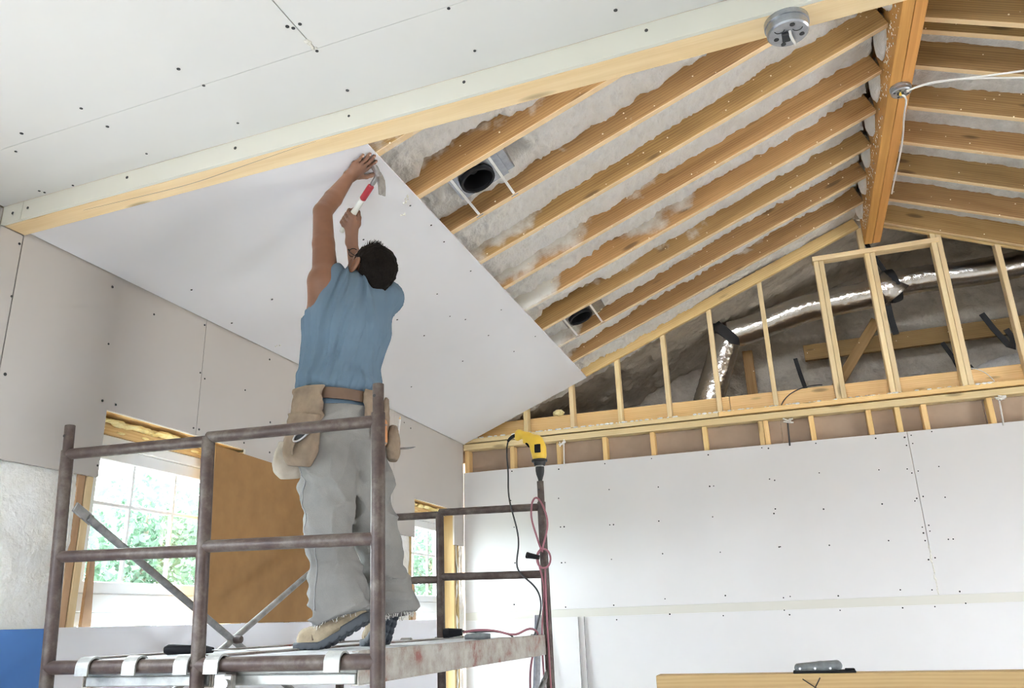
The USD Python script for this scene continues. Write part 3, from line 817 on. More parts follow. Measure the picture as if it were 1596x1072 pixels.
def tree(name, label, x, y, h, cr, n, seed, group=None, low=.35, z=-.55):
    q = np.random.default_rng(seed)
    t = thing(name, label, 'tree' if h > 2.2 else 'shrub', xf=mat4([1, 0, 0], [0, 1, 0], [0, 0, 1], (x, y, z)), group=group)
    tr = [tube([(0, 0, 0), (.05, .02, h * .3), (-.03, .05, h * .75)], np.linspace(.035 * h ** .8, .01 * h, 10), 8, 10)]
    for i in range(6):
        a = i * 1.05 + q.uniform(0, .5)
        tr.append(tube([(0, 0, h * (.3 + .06 * i)), (math.cos(a) * cr * .35, math.sin(a) * cr * .35, h * (.42 + .06 * i)), (math.cos(a) * cr * .7, math.sin(a) * cr * .7, h * (.5 + .07 * i))], np.linspace(.014 * h, .004 * h, 8), 6, 8))
    obj('trunk', cat_(tr), M['bark'], t, smooth=True)
    d = q.normal(size=(n, 3)); d /= np.linalg.norm(d, axis=1, keepdims=True)
    r = q.random(n) ** .45
    lob = .75 + .5 * meshkit.noise(d * 2.4 + seed, seed)
    P = d * (r * lob)[:, None] * [cr, cr, h * (1 - low) / 2] + [0, 0, h * (low + (1 - low) / 2)]
    a = q.normal(size=(n, 3)); a /= np.linalg.norm(a, axis=1, keepdims=True)
    b = np.cross(a, q.normal(size=(n, 3))); b /= np.linalg.norm(b, axis=1, keepdims=True)
    s = q.uniform(.05, .10, n)[:, None] * (1.0 if h > 2.2 else .6)
    V = np.stack([P - a * s * 1.4, P + b * s * .7, P + a * s * 1.4, P - b * s * .7], 1).reshape(-1, 3)
    F = (np.arange(n)[:, None] * 4 + np.array([0, 1, 2, 3])[None])
    obj('foliage', (V, F), M['leaf'], t, kind='stuff')
TREES = [('broadleaf_tree', 'tall pale green tree seen through the middle of the large window', -15.0, 16.2, 5.6, 2.3, 5200, 1), ('broadleaf_tree', 'rounded green tree at the left edge of the large window view', -14.0, 12.0, 4.6, 1.9, 4200, 2),
         ('broadleaf_tree', 'tree farther out, behind the right half of the large window', -19.0, 23.5, 6.6, 2.6, 4600, 3), ('broadleaf_tree', 'green tree seen through the narrow far window', -11.5, 26.0, 5.6, 2.1, 4200, 4)]
for n_, lab, x, y, h, cr, cnt, sd in TREES:
    tree(n_, lab, x, y, h, cr, cnt, sd)
for i, (x, y, lab) in enumerate(((-5.0, 5.3, 'low leafy shrub just outside the large window'), (-5.9, 7.3, 'low leafy shrub outside the large window, right of the first'), (-4.4, 9.6, 'low leafy shrub outside the narrow far window'), (-5.6, 12.2, 'second low leafy shrub outside the narrow far window'))):
    tree('shrub', lab, x, y, 1.15, .62, 1500, 20 + i, low=.1, z=-.2)

# ================================================================ the sheet being hung
ds = thing('drywall_sheet', 'large white drywall sheet the man is fixing to the left slope', 'drywall sheet')
S0, S1 = .006, 1.2192
def sheet_pt(x, y, off=0):
    return np.array([x, y, zs(x)]) - nS * off
def sheet_mesh():
    from shapely.geometry import Polygon
    pl = Polygon([(S0, 2.045), (S1, 1.985), (S1, 6.394), (S0, 6.394)])
    m = trimesh.creation.extrude_polygon(pl, .0125, engine='earcut')
    V = np.array(m.vertices)
    P = np.array([XL, 0, ZT]) + V[:, :1] * uS + V[:, 1:2] * np.array([0, 1.0, 0]) - (V[:, 2:] + .001) * nS
    return trimesh.Trimesh(P, m.faces)
obj('board', sheet_mesh(), M['sheet'], ds)
sd = [(-2.5, 2.808), (-2.334, 3.191), (-2.563, 3.187), (-2.553, 3.589), (-1.773, 3.963), (-1.826, 4.272), (-1.806, 3.159), (-1.597, 3.149), (-1.536, 3.12), (-1.542, 3.535), (-1.812, 3.529), (-1.53, 3.347), (-2.375, 4.873), (-2.009, 4.918), (-1.584, 4.536), (-2.039, 3.988), (-1.779, 4.408), (-1.76, 4.767), (-1.727, 5.196), (-2.022, 4.322), (-1.55, 3.93), (-1.55, 5.15)]
obj('screw', discs([sheet_pt(x, y, .0135) for x, y in sd], -nS, .005), M['screw'], ds, kind='stuff')
obj('torn_scuff', cat_([trimesh.creation.icosphere(1, rng.uniform(.002, .006)).apply_translation(sheet_pt(x + rng.uniform(-.015, .015), y + rng.uniform(-.012, .012), .0135)) for x, y in ((-1.536, 3.073), (-1.59, 3.15), (-2.556, 3.58), (-1.52, 3.05)) for _ in range(6)]), M['gypsum'], ds, kind='stuff')

# ================================================================ boards standing against the walls
def leaning(name, label, cat, y0, y1, z0, z1, x_top, x_bot, t, mat, group=None):
    o = thing(name, label, cat, group=group)
    q = np.array([[x_bot, z0], [x_bot + t, z0], [x_top + t, z1], [x_top, z1]])
    V = np.array([(x, y, z) for y in (y0, y1) for x, z in q])
    obj('board', hull(V), mat, o)
    return o
leaning('drywall_sheet', 'grey-white drywall sheet standing on edge along the left wall behind the scaffold', 'drywall sheet', 2.385, 5.95, 0.0, 1.222, XL + .003, XL + .030, .0125, M['sheet'])
leaning('foam_board', 'blue foam board standing on edge at the left edge of the picture', 'foam board', .35, 2.375, 0.0, 1.219, XL + .004, XL + .045, .025, M['blueboard'])
bb = thing('particle_board', 'brown particle board standing on edge beside the large window', 'board')
bbV = np.array([(x, y, z) for x in (XL + .004, XL + .014) for y, z in ((3.205, 1.225), (4.37, 1.225), (4.37, 2.018), (3.205, 2.045))])
obj('board', hull(bbV), M['brownboard'], bb)
for i, (x1_, off) in enumerate(((-1.625, .014), (-1.668, .034))):
    o = thing('drywall_sheet', ('white drywall sheet standing against the gable wall by the far scaffold post, rear one', 'white drywall sheet standing against the gable wall by the far scaffold post, front one')[i], 'drywall sheet')
    prof = ((YB - off - .012, 0.001), (YB - off, 0.001), (YB - .002 - .015 * i, 1.207), (YB - .014 - .015 * i, 1.207))
    obj('board', hull([(x, y, z) for x in (-2.50 + .02 * i, x1_ - .0012) for y, z in prof]), M['backboard'], o)
    obj('gypsum_edge', hull([(x, y, z) for x in (x1_ - .001, x1_) for y, z in prof]), M['grey_edge'], o, label='grey gypsum edge')
ts = thing('metal_stud', 'thin pale strip leaning on the gable wall behind the far scaffold post', 'metal strip')
board('web', (-2.02, 6.21, 0.0), (-1.975, 6.345, 1.23), .045, .004, M['galv'], ts, up=(0, 1, 0))
board('flange', (-2.045, 6.202, 0.0), (-2.0, 6.337, 1.23), .003, .02, M['galv'], ts, up=(0, 1, 0))
# scraps of wood by the windows
o = thing('wood_offcut', 'thin reddish board end leaning at the left side of the large window', 'wood offcut')
obj('board', hull([(XL + x, y, z) for x in (-.075, -.060) for y, z in ((2.60, 0.42), (2.715, 0.42), (2.630, 1.475), (2.605, 1.48))]), M['offcut'], o)
o = thing('wood_offcut', 'tall tapered board end leaning at the left side of the narrow far window', 'wood offcut')
obj('board', hull([(XL + x, y, z) for x in (-.065, -.050) for y, z in ((5.53, 0.42), (5.70, 0.42), (5.56, 1.46), (5.535, 1.47))]), M['offcut'], o)

# ================================================================ recessed lights, boxes and cables in the roof
def can_light(name, label, s_along, y, ra):
    """recessed housing on bar hangers between two rafters; its own frame: x up the slope, y along the room, z into the roof"""
    c = np.array([XL, 0, ZT]) + uS * s_along; c[1] = y
    t = thing(name, label, 'ceiling light', xf=mat4(uS, [0, 1, 0], nS, c))
    R = ra
    obj('housing', lathe([(R, -.010), (R + .006, -.010), (R + .006, .045), (R + .002, .11), (.02, .112), (.0, .112), (.0, .108), (R - .004, .105), (R - .002, .0), (R, -.010)], 32), M['black'], t, smooth=40)
    obj('trim_ring', lathe([(R - .004, -.013), (R + .008, -.013), (R + .009, .004), (R + .002, .006), (R - .006, -.002), (R - .004, -.013)], 32), M['black'], t, smooth=40)
    obj('lamp_holder', lathe([(.0, .108), (.026, .108), (.024, .055), (.018, .045), (.0, .045)], 18), M['black'], t, smooth=40)
    pl = cham(.27, .215, .0025, .0006); pl.apply_translation([.01, .0, .012])
    man = Manifold(meshkit_mesh(pl)) - Manifold.cylinder(.2, R + .004, R + .004, 40, True)
    obj('mounting_plate', man, M['galv'], t)
    jb = cham(.085, .20, .075, .004); jb.apply_translation([.142, .0, .055])
    obj('junction_box', jb, M['galv'], t)
    for sx in (-.105, .105):
        obj('bar_hanger', cbox(sx - .007, sx + .007, -.10, .285, .002, .006, .001), M['white_metal'], t)
        obj('hanger_foot', cbox(sx - .02, sx + .02, .280, .285, -.004, .035, .001), M['galv'], t)
    return t


def meshkit_mesh(m):
    from manifold3d import Mesh
    return Mesh(np.asarray(m.vertices, np.float32), np.asarray(m.faces, np.uint32))


can_light('recessed_light', 'black recessed light on metal hangers between rafters near the hammer', (-1.228 - XL) / COS, 3.232, .080)
can_light('recessed_light', 'smaller-looking black recessed light between rafters, far down near the gable', (-1.238 - XL) / COS, 5.265, .080)


def fan_box(name, label, c, axis_x):
    x = np.asarray(axis_x, float); z = np.array([0, 0, 1.0]); y = np.cross(z, x)
    t = thing(name, label, 'junction box', xf=mat4(x, y, z, c))
    R = .0525
    obj('shell', lathe([(.0, -.0375), (R - .004, -.0375), (R, -.034), (R, .0), (.0, .0)], 32), M['galv'], t, smooth=30)
    obj('rim', lathe([(R, -.014), (R + .0035, -.014), (R + .0035, .0), (R, .0), (R, -.014)], 32), M['galv'], t, smooth=30)
    for px, py in ((-.030, .010), (.033, .012), (.012, -.034), (-.014, .036)):
        obj('knockout', cyl((px, py, -.0385), (px, py, -.037), .0065, 14), M['dull_black'], t)
    for px, py in ((-.020, -.024), (.024, -.018)):
        obj('knockout_ring', tube([(px + .012 * math.cos(a), py + .012 * math.sin(a), -.0378) for a in np.linspace(.2, 3.0, 12)], .0012, 6), M['dull_black'], t)
    obj('cable_clamp', cbox(-.016, .004, -.010, .022, -.045, -.037, .002), M['dull_black'], t)
    return t


fb = fan_box('pancake_box', 'shiny round steel box screwed under the pine ceiling beam', A + dx * 2.77 + dy * .056 + np.array([0, 0, 2.632]), dx)
wt = thing('cable_stub', 'short white cable end sticking out of the steel box on the pine beam', 'cable')
c_ = A + dx * 2.77 + dy * .056 + np.array([0, 0, 2.594])
obj('sheath', tube([c_ + [.004, -.012, .004], c_ + [.006, .0, -.010], c_ + [.012, .018, -.012], c_ + [.016, .034, -.009]], .0038, 7, 12), M['white_cable'], wt, smooth=True)
rbx = fan_box('pancake_box', 'small steel box under the ridge beam with a yellow-tipped wire', (.876, 4.29, 3.905), (0, 1, 0))
def spiral_nut(parent, c):
    obj('wire_nut', lathe([(.0, 0), (.008, 0), (.006, -.016), (.0, -.018)], 10), M['yellow'], parent, xf=mat4([1, 0, 0], [0, 1, 0], [0, 0, 1], c))
cb = thing('electric_cable', 'white cable hanging from the ridge box along the ridge beam', 'cable')
obj('sheath', tube([(.872, 4.29, 3.864), (.885, 4.30, 3.86), (.905, 4.40, 3.85), (.925, 4.7, 3.865), (.938, 5.2, 3.88), (.940, 5.55, 3.89)], .0055, 8, 40), M['white_cable'], cb, smooth=True)
spiral_nut(cb, (.868, 4.28, 3.866))
cb = thing('electric_cable', 'white cable running right from the ridge box past the right slope', 'cable')
obj('sheath', tube([(.90, 4.27, 3.864), (.97, 4.24, 3.858), (1.12, 4.16, 3.80), (1.40, 4.05, 3.70), (1.8, 3.95, 3.60), (2.4, 3.9, 3.42)], .0055, 8, 40), M['white_cable'], cb, smooth=True)
cb = thing('electric_cable', 'second white cable looping from the ridge box to the right rafters', 'cable')
obj('sheath', tube([(.90, 4.285, 3.864), (.99, 4.30, 3.90), (1.2, 4.33, 3.90), (1.5, 4.25, 3.77), (2.0, 4.12, 3.56)], .005, 8, 40), M['white_cable'], cb, smooth=True)
for i, (x, z0, m, lab) in enumerate(((-1.716, 2.398, 'white_cable', 'white cable stub by the drill, stapled under the gable plate'), (.052, 2.395, 'black_cord', 'black cable stub with a white end in the middle of the stud band'), (1.485, 2.398, 'white_cable', 'white cable stub at the right end of the stud band'))):
    o = thing('electric_cable', lab, 'cable')
    obj('sheath', tube([(x - .005, 6.395, z0 - .02), (x, 6.393, 2.48), (x + .004, 6.393, 2.575)], .006, 8, 14), M[m], o, smooth=True)
    obj('frayed_end', cat_([tube([(x + .004, 6.39, 2.565), (x + .004 + rng.uniform(-.03, .03), 6.385 + rng.uniform(-.02, .0), 2.585 + rng.uniform(-.03, .01)), (x + .004 + rng.uniform(-.045, .045), 6.38, 2.56 + rng.uniform(-.02, .03))], .007, 6) for _ in range(6)]), M['white_cable'], o)

# ================================================================ attic: duct, straps, timbers
def wrinkled(pts, r, n=28, sub=120, seed=1, sq=1.0):
    pts = np.asarray(pts, float); s = np.r_[0, np.cumsum(np.linalg.norm(np.diff(pts, axis=0), axis=1))]
    P = CubicSpline(s, pts)(np.linspace(0, s[-1], sub))
    m = tube(P, r, n)
    V = np.array(m.vertices); k = sub * n
    c = np.repeat(P, n, 0); d = V[:k] - c
    w = 1 + .10 * (meshkit.fbm(V[:k] * 9, 3, seed) - .5)[:, None] + .10 * (np.abs(meshkit.noise(V[:k] * [26, 26, 26], seed + 2) - .5))[:, None]
    d[:, 2] *= sq
    V[:k] = c + d * w
    return trimesh.Trimesh(V, m.faces, process=False)
du = thing('air_duct', 'long foil-wrapped duct running across the attic behind the gable studs', 'duct')
obj('foil_wrap', wrinkled([(-.33, 7.1, 3.545), (.0, 7.1, 3.605), (.30, 7.1, 3.68), (.74, 7.1, 3.725), (1.02, 7.1, 3.77)], .135, seed=1, sq=.85), M['foil'], du, smooth=True)
obj('foil_wrap', wrinkled([(1.07, 7.1, 3.79), (1.3, 7.1, 3.81), (1.6, 7.1, 3.80), (2.2, 7.1, 3.83), (3.0, 7.1, 3.85)], .125, seed=4, sq=.85), M['foil'], du, smooth=True)
obj('foil_elbow', wrinkled([(.94, 7.1, 3.75), (1.03, 7.1, 3.765), (1.09, 7.12, 3.72)], .145, seed=7, sub=30), M['foil'], du, smooth=True)
du2 = thing('air_duct', 'foil-wrapped duct dropping steeply from the left end of the long duct', 'duct')
obj('foil_wrap', wrinkled([(-.345, 7.1, 3.52), (-.40, 7.1, 3.38), (-.48, 7.1, 3.18), (-.58, 7.1, 2.94), (-.66, 7.1, 2.72)], .125, seed=9), M['foil'], du2, smooth=True)
du3 = thing('air_duct', 'rounded insulated duct lying low in the attic at the right', 'duct')
obj('foil_wrap', wrinkled([(1.45, 7.3, 2.78), (1.75, 7.3, 2.92), (2.1, 7.3, 2.96), (2.6, 7.3, 2.95)], .17, seed=12), M['foam_grey'], du3, smooth=True)
def strap(name, label, pts, w, tck=.004, twist=None):
    o = thing(name, label, 'strap')
    pts = np.asarray(pts, float); t = np.gradient(pts, axis=0); t /= np.linalg.norm(t, axis=1, keepdims=True)
    view = np.array([.1, -1.0, -.2]); side = np.cross(t, view); side /= np.linalg.norm(side, axis=1, keepdims=True)
    nn = np.cross(side, t); W = np.broadcast_to(w, (len(pts),))[:, None] / 2
    V = np.vstack([pts - side * W - nn * tck, pts + side * W - nn * tck, pts + side * W + nn * tck, pts - side * W + nn * tck]); m = len(pts); F = []
    for i in range(m - 1):
        for q in range(4):
            p = (q + 1) % 4
            F += [(q * m + i, p * m + i, p * m + i + 1), (q * m + i, p * m + i + 1, q * m + i + 1)]
    F += [(0, 2 * m, m), (0, 3 * m, 2 * m), (m - 1, 2 * m - 1, 3 * m - 1), (m - 1, 3 * m - 1, 4 * m - 1)]
    obj('webbing', trimesh.Trimesh(V, F, process=False), M['dull_black'], o)
    return o
def band(name, label, c, ax, r, w, tail):
    o = strap(name, label, tail, .035)
    ax = np.asarray(ax, float); ax /= np.linalg.norm(ax)
    obj('band', tube([np.asarray(c) - ax * w / 2, np.asarray(c) - ax * w / 6, np.asarray(c) + ax * w / 6, np.asarray(c) + ax * w / 2], [r, r * 1.04, r * 1.04, r], 24), M['dull_black'], o, smooth=40)
band('duct_strap', 'black strap hanging the long duct near the middle of the gable', (1.055, 7.1, 3.785), (1, 0, .2), .140, .085, [(1.03, 7.06, 3.89), (.98, 7.04, 4.00), (.93, 7.0, 4.10), (.88, 6.95, 4.25)])
band('duct_strap', 'black strap round the left end of the long duct', (-.355, 7.08, 3.535), (.8, 0, .75), .145, .085, [(-.38, 7.02, 3.62), (-.42, 7.0, 3.66), (-.47, 6.98, 3.70)])
strap('hanging_strap', 'black strap hanging straight down under the long duct', [(1.0, 7.12, 3.66), (1.005, 7.12, 3.5), (1.02, 7.12, 3.36)], .05)
strap('hanging_strap', 'thin black strap hanging low behind the left pair of tall studs', [(.21, 7.5, 3.37), (.235, 7.5, 3.2), (.27, 7.5, 3.02), (.29, 7.5, 2.84)], .035)
strap('hanging_strap', 'looped black strap hanging behind the right pair of tall studs', [(1.42, 7.5, 3.35), (1.48, 7.5, 3.2), (1.53, 7.5, 3.0), (1.55, 7.5, 2.85), (1.60, 7.5, 2.95), (1.62, 7.5, 3.05), (1.585, 7.5, 3.12)], .035)
strap('hanging_strap', 'black strap folded over above the low rounded duct', [(1.72, 7.3, 3.50), (1.78, 7.3, 3.36), (1.86, 7.3, 3.20), (1.885, 7.3, 3.17), (1.90, 7.3, 3.26), (1.87, 7.3, 3.34)], .045)
o = thing('attic_post', 'dim upright timber post in the attic beside the left duct', 'timber')
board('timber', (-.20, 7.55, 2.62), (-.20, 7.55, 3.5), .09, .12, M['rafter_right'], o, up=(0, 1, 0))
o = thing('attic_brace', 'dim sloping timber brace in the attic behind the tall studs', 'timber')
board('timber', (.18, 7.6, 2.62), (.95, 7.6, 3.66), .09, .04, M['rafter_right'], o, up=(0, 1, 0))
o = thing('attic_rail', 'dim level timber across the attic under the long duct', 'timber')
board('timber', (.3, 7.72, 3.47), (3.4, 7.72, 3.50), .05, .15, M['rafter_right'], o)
o = thing('thin_cable', 'thin black cable drooping over the joist left of the tall studs', 'cable')
obj('sheath', tube([(.02, 6.50, 2.70), (.08, 6.50, 2.78), (.18, 6.50, 2.83), (.35, 6.53, 2.85)], .004, 6, 20), M['black_cord'], o, smooth=True)
o = thing('thin_cable', 'thin pale cable arching over the joist at the right', 'cable')
obj('sheath', tube([(1.33, 6.52, 2.85), (1.40, 6.51, 2.84), (1.46, 6.50, 2.80), (1.51, 6.49, 2.72)], .003, 6, 20), M['white_cable'], o, smooth=True)
o = thing('foam_lump', 'small lump of dried foam on the joist at the left of the gable', 'foam lump')
b = trimesh.creation.icosphere(3, 1); V = np.array(b.vertices); V *= 1 + .5 * (meshkit.fbm(V * 2.5, 3, 4)[:, None] - .5); b.vertices = V * [.05, .03, .032] + [-1.78, 6.535, 2.862]
obj('lump', b, M['canfoam'], o, smooth=True)
ms = []
for i in range(150):
    x = rng.uniform(XL + .1, 1.6); r_ = rng.uniform(.004, .012)
    ms.append(trimesh.creation.icosphere(1, r_).apply_transform(np.diag([1.6, .8, .8, 1])).apply_translation([x, YB + .016 + rng.uniform(-.004, .006), 2.697]))
obj('foam_crumbs', cat_(ms), M['foam'], wb, kind='stuff')

# ================================================================ scaffold
sc = thing('scaffold', 'rusty steel pipe scaffold that the man stands on', 'scaffold')
NY, FY = 2.075, 3.885
PR = .0205
def frame(y, xs_b, xs_t, zr, zm, zbar, ztop):
    for i, (xb, xt) in enumerate(zip(xs_b, xs_t)):
        bot, top = np.array([xb, y, 0.0]), np.array([xt, y, zr])
        bot = bot if i != 1 else np.array([xb + (xt - xb) * 0, y, 0.0])
        post = obj('post', cyl(bot, top + (top - bot) / np.linalg.norm(top - bot) * (.012 if i != 1 else 0), PR, 18), M['tubing'], sc, smooth=40)
        if i != 1:
            t2 = top + (top - bot) / np.linalg.norm(top - bot) * (ztop - zr)
            obj('spigot', cyl(top, t2, PR * .82, 16), M['tubing'], post, smooth=40)
            q = top + (t2 - top) * .62
            obj('pin_hole', cyl(q + [-.004, -PR * .83, 0], q + [-.004, -PR * .78, 0], .005, 10), M['dull_black'], post)
    def at(i, z):
        return np.array([xs_b[i] + (xs_t[i] - xs_b[i]) * z / zr, y, z])
    for z in (zr, zm):
        for i in (0, 1):
            obj('rail', cyl(at(i, z - .006 * i * 0), at(i + 1, z - .012), PR * .9, 16), M['tubing'], sc, smooth=40)
    obj('bearer', cyl(at(0, zbar), at(2, zbar), PR, 16), M['tubing'], sc, smooth=40)
    obj('rail', cyl(at(0, .35), at(2, .35), PR * .9, 16), M['tubing'], sc, smooth=40)
frame(NY, (-2.165, -1.628, -1.078), (-2.290, -1.716, -1.116), 1.772, 1.434, 1.100, 1.872)
frame(FY, (-2.255, -1.705, -1.158), (-2.290, -1.722, -1.172), 1.733, 1.412, 1.098, 1.848)
for a, b in (((-2.245, NY + .03, 1.59), (-2.262, FY - .03, .72)), ((-2.285, FY - .03, 1.59), (-2.22, NY + .03, .72)), ((-1.115, NY + .03, .95), (-1.17, FY - .03, .15)), ((-1.10, NY + .03, .15), (-1.175, FY - .03, .95))):
    a, b = np.array(a), np.array(b); d_ = (b - a) / np.linalg.norm(b - a)
    br = obj('brace', cyl(a + d_ * .05, b - d_ * .05, .0135, 14), M['brace'], sc, smooth=40)
    for p_, s_ in ((a, 1), (b, -1)):
        board('brace_end', p_ - d_ * s_ * .015, p_ + d_ * s_ * .075, .008, .036, M['brace'], br, up=(0, -d_[2], d_[1]))
obj('brace_bolt', lathe([(.0, .0), (.016, .0), (.018, .01), (.014, .03), (.0, .034)], 14), M['tubing'], sc, smooth=40, xf=mat4([0, 1, 0], [0, 0, 1], [1, 0, 0], (-2.24, 2.98, 1.155)))
obj('rail_clamp', cat_([cbox(-1.60, -1.56, NY - .03, NY + .02, 1.030, 1.078, .004), cbox(-1.56, -1.53, NY - .042, NY - .02, 1.035, 1.075, .004), cyl((-1.545, NY - .055, 1.052), (-1.545, NY - .03, 1.052), .012, 12)]), M['steel'], sc)

def plank(name, label, xa, xb, hooks, z=1.120):
    t = thing(name, label, 'scaffold plank')
    y0, y1 = NY - .005, FY + .005
    n = 3; w = (xb - xa - .05) / n
    for i in range(n):
        obj('deck_board', cbox(xa + .025 + i * w + .002, xa + .025 + (i + 1) * w - .002, y0 + .035, y1 - .035, z - .016, z, .002), M['deck'], t)
    for x in (xa, xb - .022):
        obj('side_channel', cat_([cbox(x, x + .022 if x == xa else x + .022, y0 + .03, y1 - .03, z + .003, z + .007, .001), cbox(x + (.0 if x == xa else .018), x + (.004 if x == xa else .022), y0 + .03, y1 - .03, z - .078, z + .003, .001), cbox(x, x + .022, y0 + .03, y1 - .03, z - .082, z - .078, .001)]), M['channel'], t)
    for y in (y0 + .032, y1 - .055):
        obj('end_beam', cat_([cbox(xa + .01, xb - .01, y, y + .022, z - .078, z - .05, .003), cbox(xa + .01, xb - .01, y + .004, y + .018, z - .05, z - .02, .003)]), M['alu'], t)
    for x in hooks:
        for y, s in ((NY, 1), (FY, -1)):
            arc = [(y + s * .045 - s * 0, z - .045)] + [(y + .027 * math.cos(a) * s, 1.100 + .027 * math.sin(a)) for a in np.linspace(.1, math.pi * 1.02, 12)] + [(y - s * .027, 1.076)]
            P = np.array(arc)
            t_ = np.gradient(P, axis=0); t_ /= np.linalg.norm(t_, axis=1, keepdims=True); nn = np.stack([-t_[:, 1], t_[:, 0]], 1)
            ring = []
            m = len(P)
            V = np.array([(xx, q[0], q[1]) for xx in (x - .024, x + .024) for q in np.vstack([P - nn * .003, P + nn * .003])]); F = []
            for i in range(m - 1):
                for a_, b_ in ((0, m), (2 * m, 3 * m), (0, 2 * m), (m, 3 * m)):
                    F += [(a_ + i, a_ + i + 1, b_ + i + 1), (a_ + i, b_ + i + 1, b_ + i)]
            for i in (0, m - 1):
                F += [(i, m + i, 3 * m + i), (i, 3 * m + i, 2 * m + i)]
            hk = trimesh.Trimesh(V, F, process=False); trimesh.repair.fix_normals(hk)
            obj('hook', hk, M['alu'], t)
    return t
plank('scaffold_plank', 'dusty grey scaffold plank on the wall side', -2.125, -1.655, (-2.08, -1.905, -1.72))
plank('scaffold_plank', 'dusty grey scaffold plank under the boots, with the worn red and grey side channel', -1.648, -1.172, (-1.615, -1.225))

# ---- things lying on the planks
tk = thing('drywall_saw', 'black-handled tool with a flat metal blade lying on the wall-side plank', 'hand saw', xf=mat4([.97, .24, 0], [-.24, .97, 0], [0, 0, 1], (-1.945, 2.36, 1.121)))
obj('handle', tube([(-.09, 0, .016), (-.078, 0, .017), (-.04, 0, .016), (.0, 0, .015), (.05, 0, .013), (.075, 0, .011)], [.012, .0175, .0155, .014, .0125, .009], 14), M['black'], tk, smooth=40)
obj('blade', hull([(x, y, z) for x, w, z0 in ((.07, .008, .011), (.20, .016, .006), (.235, .004, .004)) for y in (-w, w) for z in (z0, z0 + .0015)]), M['steel'], tk)

# extension cord with its socket end and the tool beside it
ec = thing('extension_cord', 'dusky red extension cord looped round the far scaffold post', 'extension cord')
px, py = -1.165, FY - .032
pl_ = [(-1.44, 3.50, 1.150), (-1.38, 3.52, 1.158), (-1.30, 3.60, 1.146), (-1.25, 3.68, 1.135), (-1.205, 3.74, 1.155), (-1.185, 3.78, 1.135), (-1.20, 3.80, 1.09), (-1.235, 3.82, 1.0), (-1.245, 3.83, .80), (-1.25, 3.83, .3), (-1.25, 3.83, .02)]
obj('cable', tube(pl_, .0048, 8, 90), M['red_cord'], ec, smooth=True)
loop = [(px - .045, py, 1.74), (px - .05, py, 1.66), (px - .028, py - .005, 1.58), (px - .010, py, 1.52)] + [(px + .006 + .034 * math.cos(a), py - .012 - .004 * math.sin(a / 2), 1.47 + .045 * math.sin(a)) for a in np.linspace(1.9, 1.9 + 4 * math.pi, 26)] + [(px - .012, py, 1.40), (px - .016, py, 1.20), (px - .02, py, .9), (px - .02, py, .4), (px - .02, py, .02)]
obj('cable', tube(loop, .0048, 8, 160), M['red_cord'], ec, smooth=True)
obj('cable', tube([(px - .045, py, 1.74), (px - .02, py - .01, 1.762), (px + .02, py - .008, 1.70), (px + .028, py, 1.62), (px + .012, py - .01, 1.55), (px, py - .012, 1.50)], .0048, 8, 40), M['red_cord'], ec, smooth=True)
obj('cable', tube([(px + .008, py, 1.43), (px + .006, py, 1.2), (px + .012, py, .8), (px + .012, py, .02)], .0048, 8, 40), M['red_cord'], ec, smooth=True)
obj('plug', cat_([cyl((px - .01, py - .03, 1.475), (px - .065, py - .035, 1.487), .010, 12, .014), cyl((px - .065, py - .035, 1.487), (px - .072, py - .035, 1.489), .015, 12)]), M['black'], ec, smooth=40)
obj('socket', cat_([cyl((-1.445, 3.50, 1.152), (-1.50, 3.485, 1.150), .014, 12, .020), cyl((-1.50, 3.485, 1.150), (-1.525, 3.48, 1.149), .021, 12, .021)]), M['black'], ec, smooth=40)
tw = thing('putty_knife', 'small grey tool lying beside the black socket at the far end of the plank', 'putty knife', xf=mat4([.96, .28, 0], [-.28, .96, 0], [0, 0, 1], (-1.40, 3.42, 1.121)))
obj('handle', tube([(0, 0, .012), (.06, 0, .014), (.11, 0, .012)], [.010, .015, .011], 12), M['greytool'], tw, smooth=40)
obj('blade', hull([(x, y, z) for x, w in ((-.11, .035), (.0, .009)) for y in (-w, w) for z in (.007, .009)]), M['steel'], tw)

# ---- drill standing on the far post
dr_ = thing('drill', 'yellow corded drill standing nose down on the far scaffold post', 'drill', xf=mat4([1, 0, 0], [0, 1, 0], [0, 0, 1], (-1.172, FY, 1.851)))
obj('chuck', lathe([(.0, .0), (.010, .0), (.013, .012), (.019, .03), (.022, .05), (.022, .068), (.0, .068)], 20), M['dark_grey'], dr_, smooth=35)
obj('collar', lathe([(.0, .067), (.0205, .067), (.0205, .075), (.0, .075)], 20), M['steel'], dr_, smooth=35)
obj('gearbox', lathe([(.0, .075), (.026, .075), (.030, .085), (.030, .094), (.040, .096), (.040, .106), (.0, .106)], 22), M['dark_grey'], dr_, smooth=35)
f_ = Field((-.16, -.06, .09), (.06, .06, .29), .004)
f_.chain([(0, 0, .13), (-.004, 0, .165), (-.012, 0, .20)], [.038, .038, .034], .012)
f_.cap((-.012, 0, .19), (-.055, 0, .228), .030, .024, .02)
f_.cap((-.055, 0, .228), (-.105, 0, .252), .022, .020, .012)
f_.cap((-.10, 0, .245), (-.112, 0, .228), .020, .015, .012)
f_.cap((-.062, 0, .212), (-.075, 0, .205), .014, .010, .012)
X = f_.points(); f_.cut(.105 - X[..., 2])
obj('motor_housing', f_.mesh(), M['yellow'], dr_, smooth=True)
obj('nameplate', cbox(-.012, .020, -.0415, -.036, .135, .178, .002), M['black'], dr_)
obj('trigger', hull([(x, y, z) for y in (-.008, .008) for x, z in ((-.036, .166), (-.054, .174), (-.070, .194), (-.058, .206), (-.036, .200))]), M['black'], dr_)
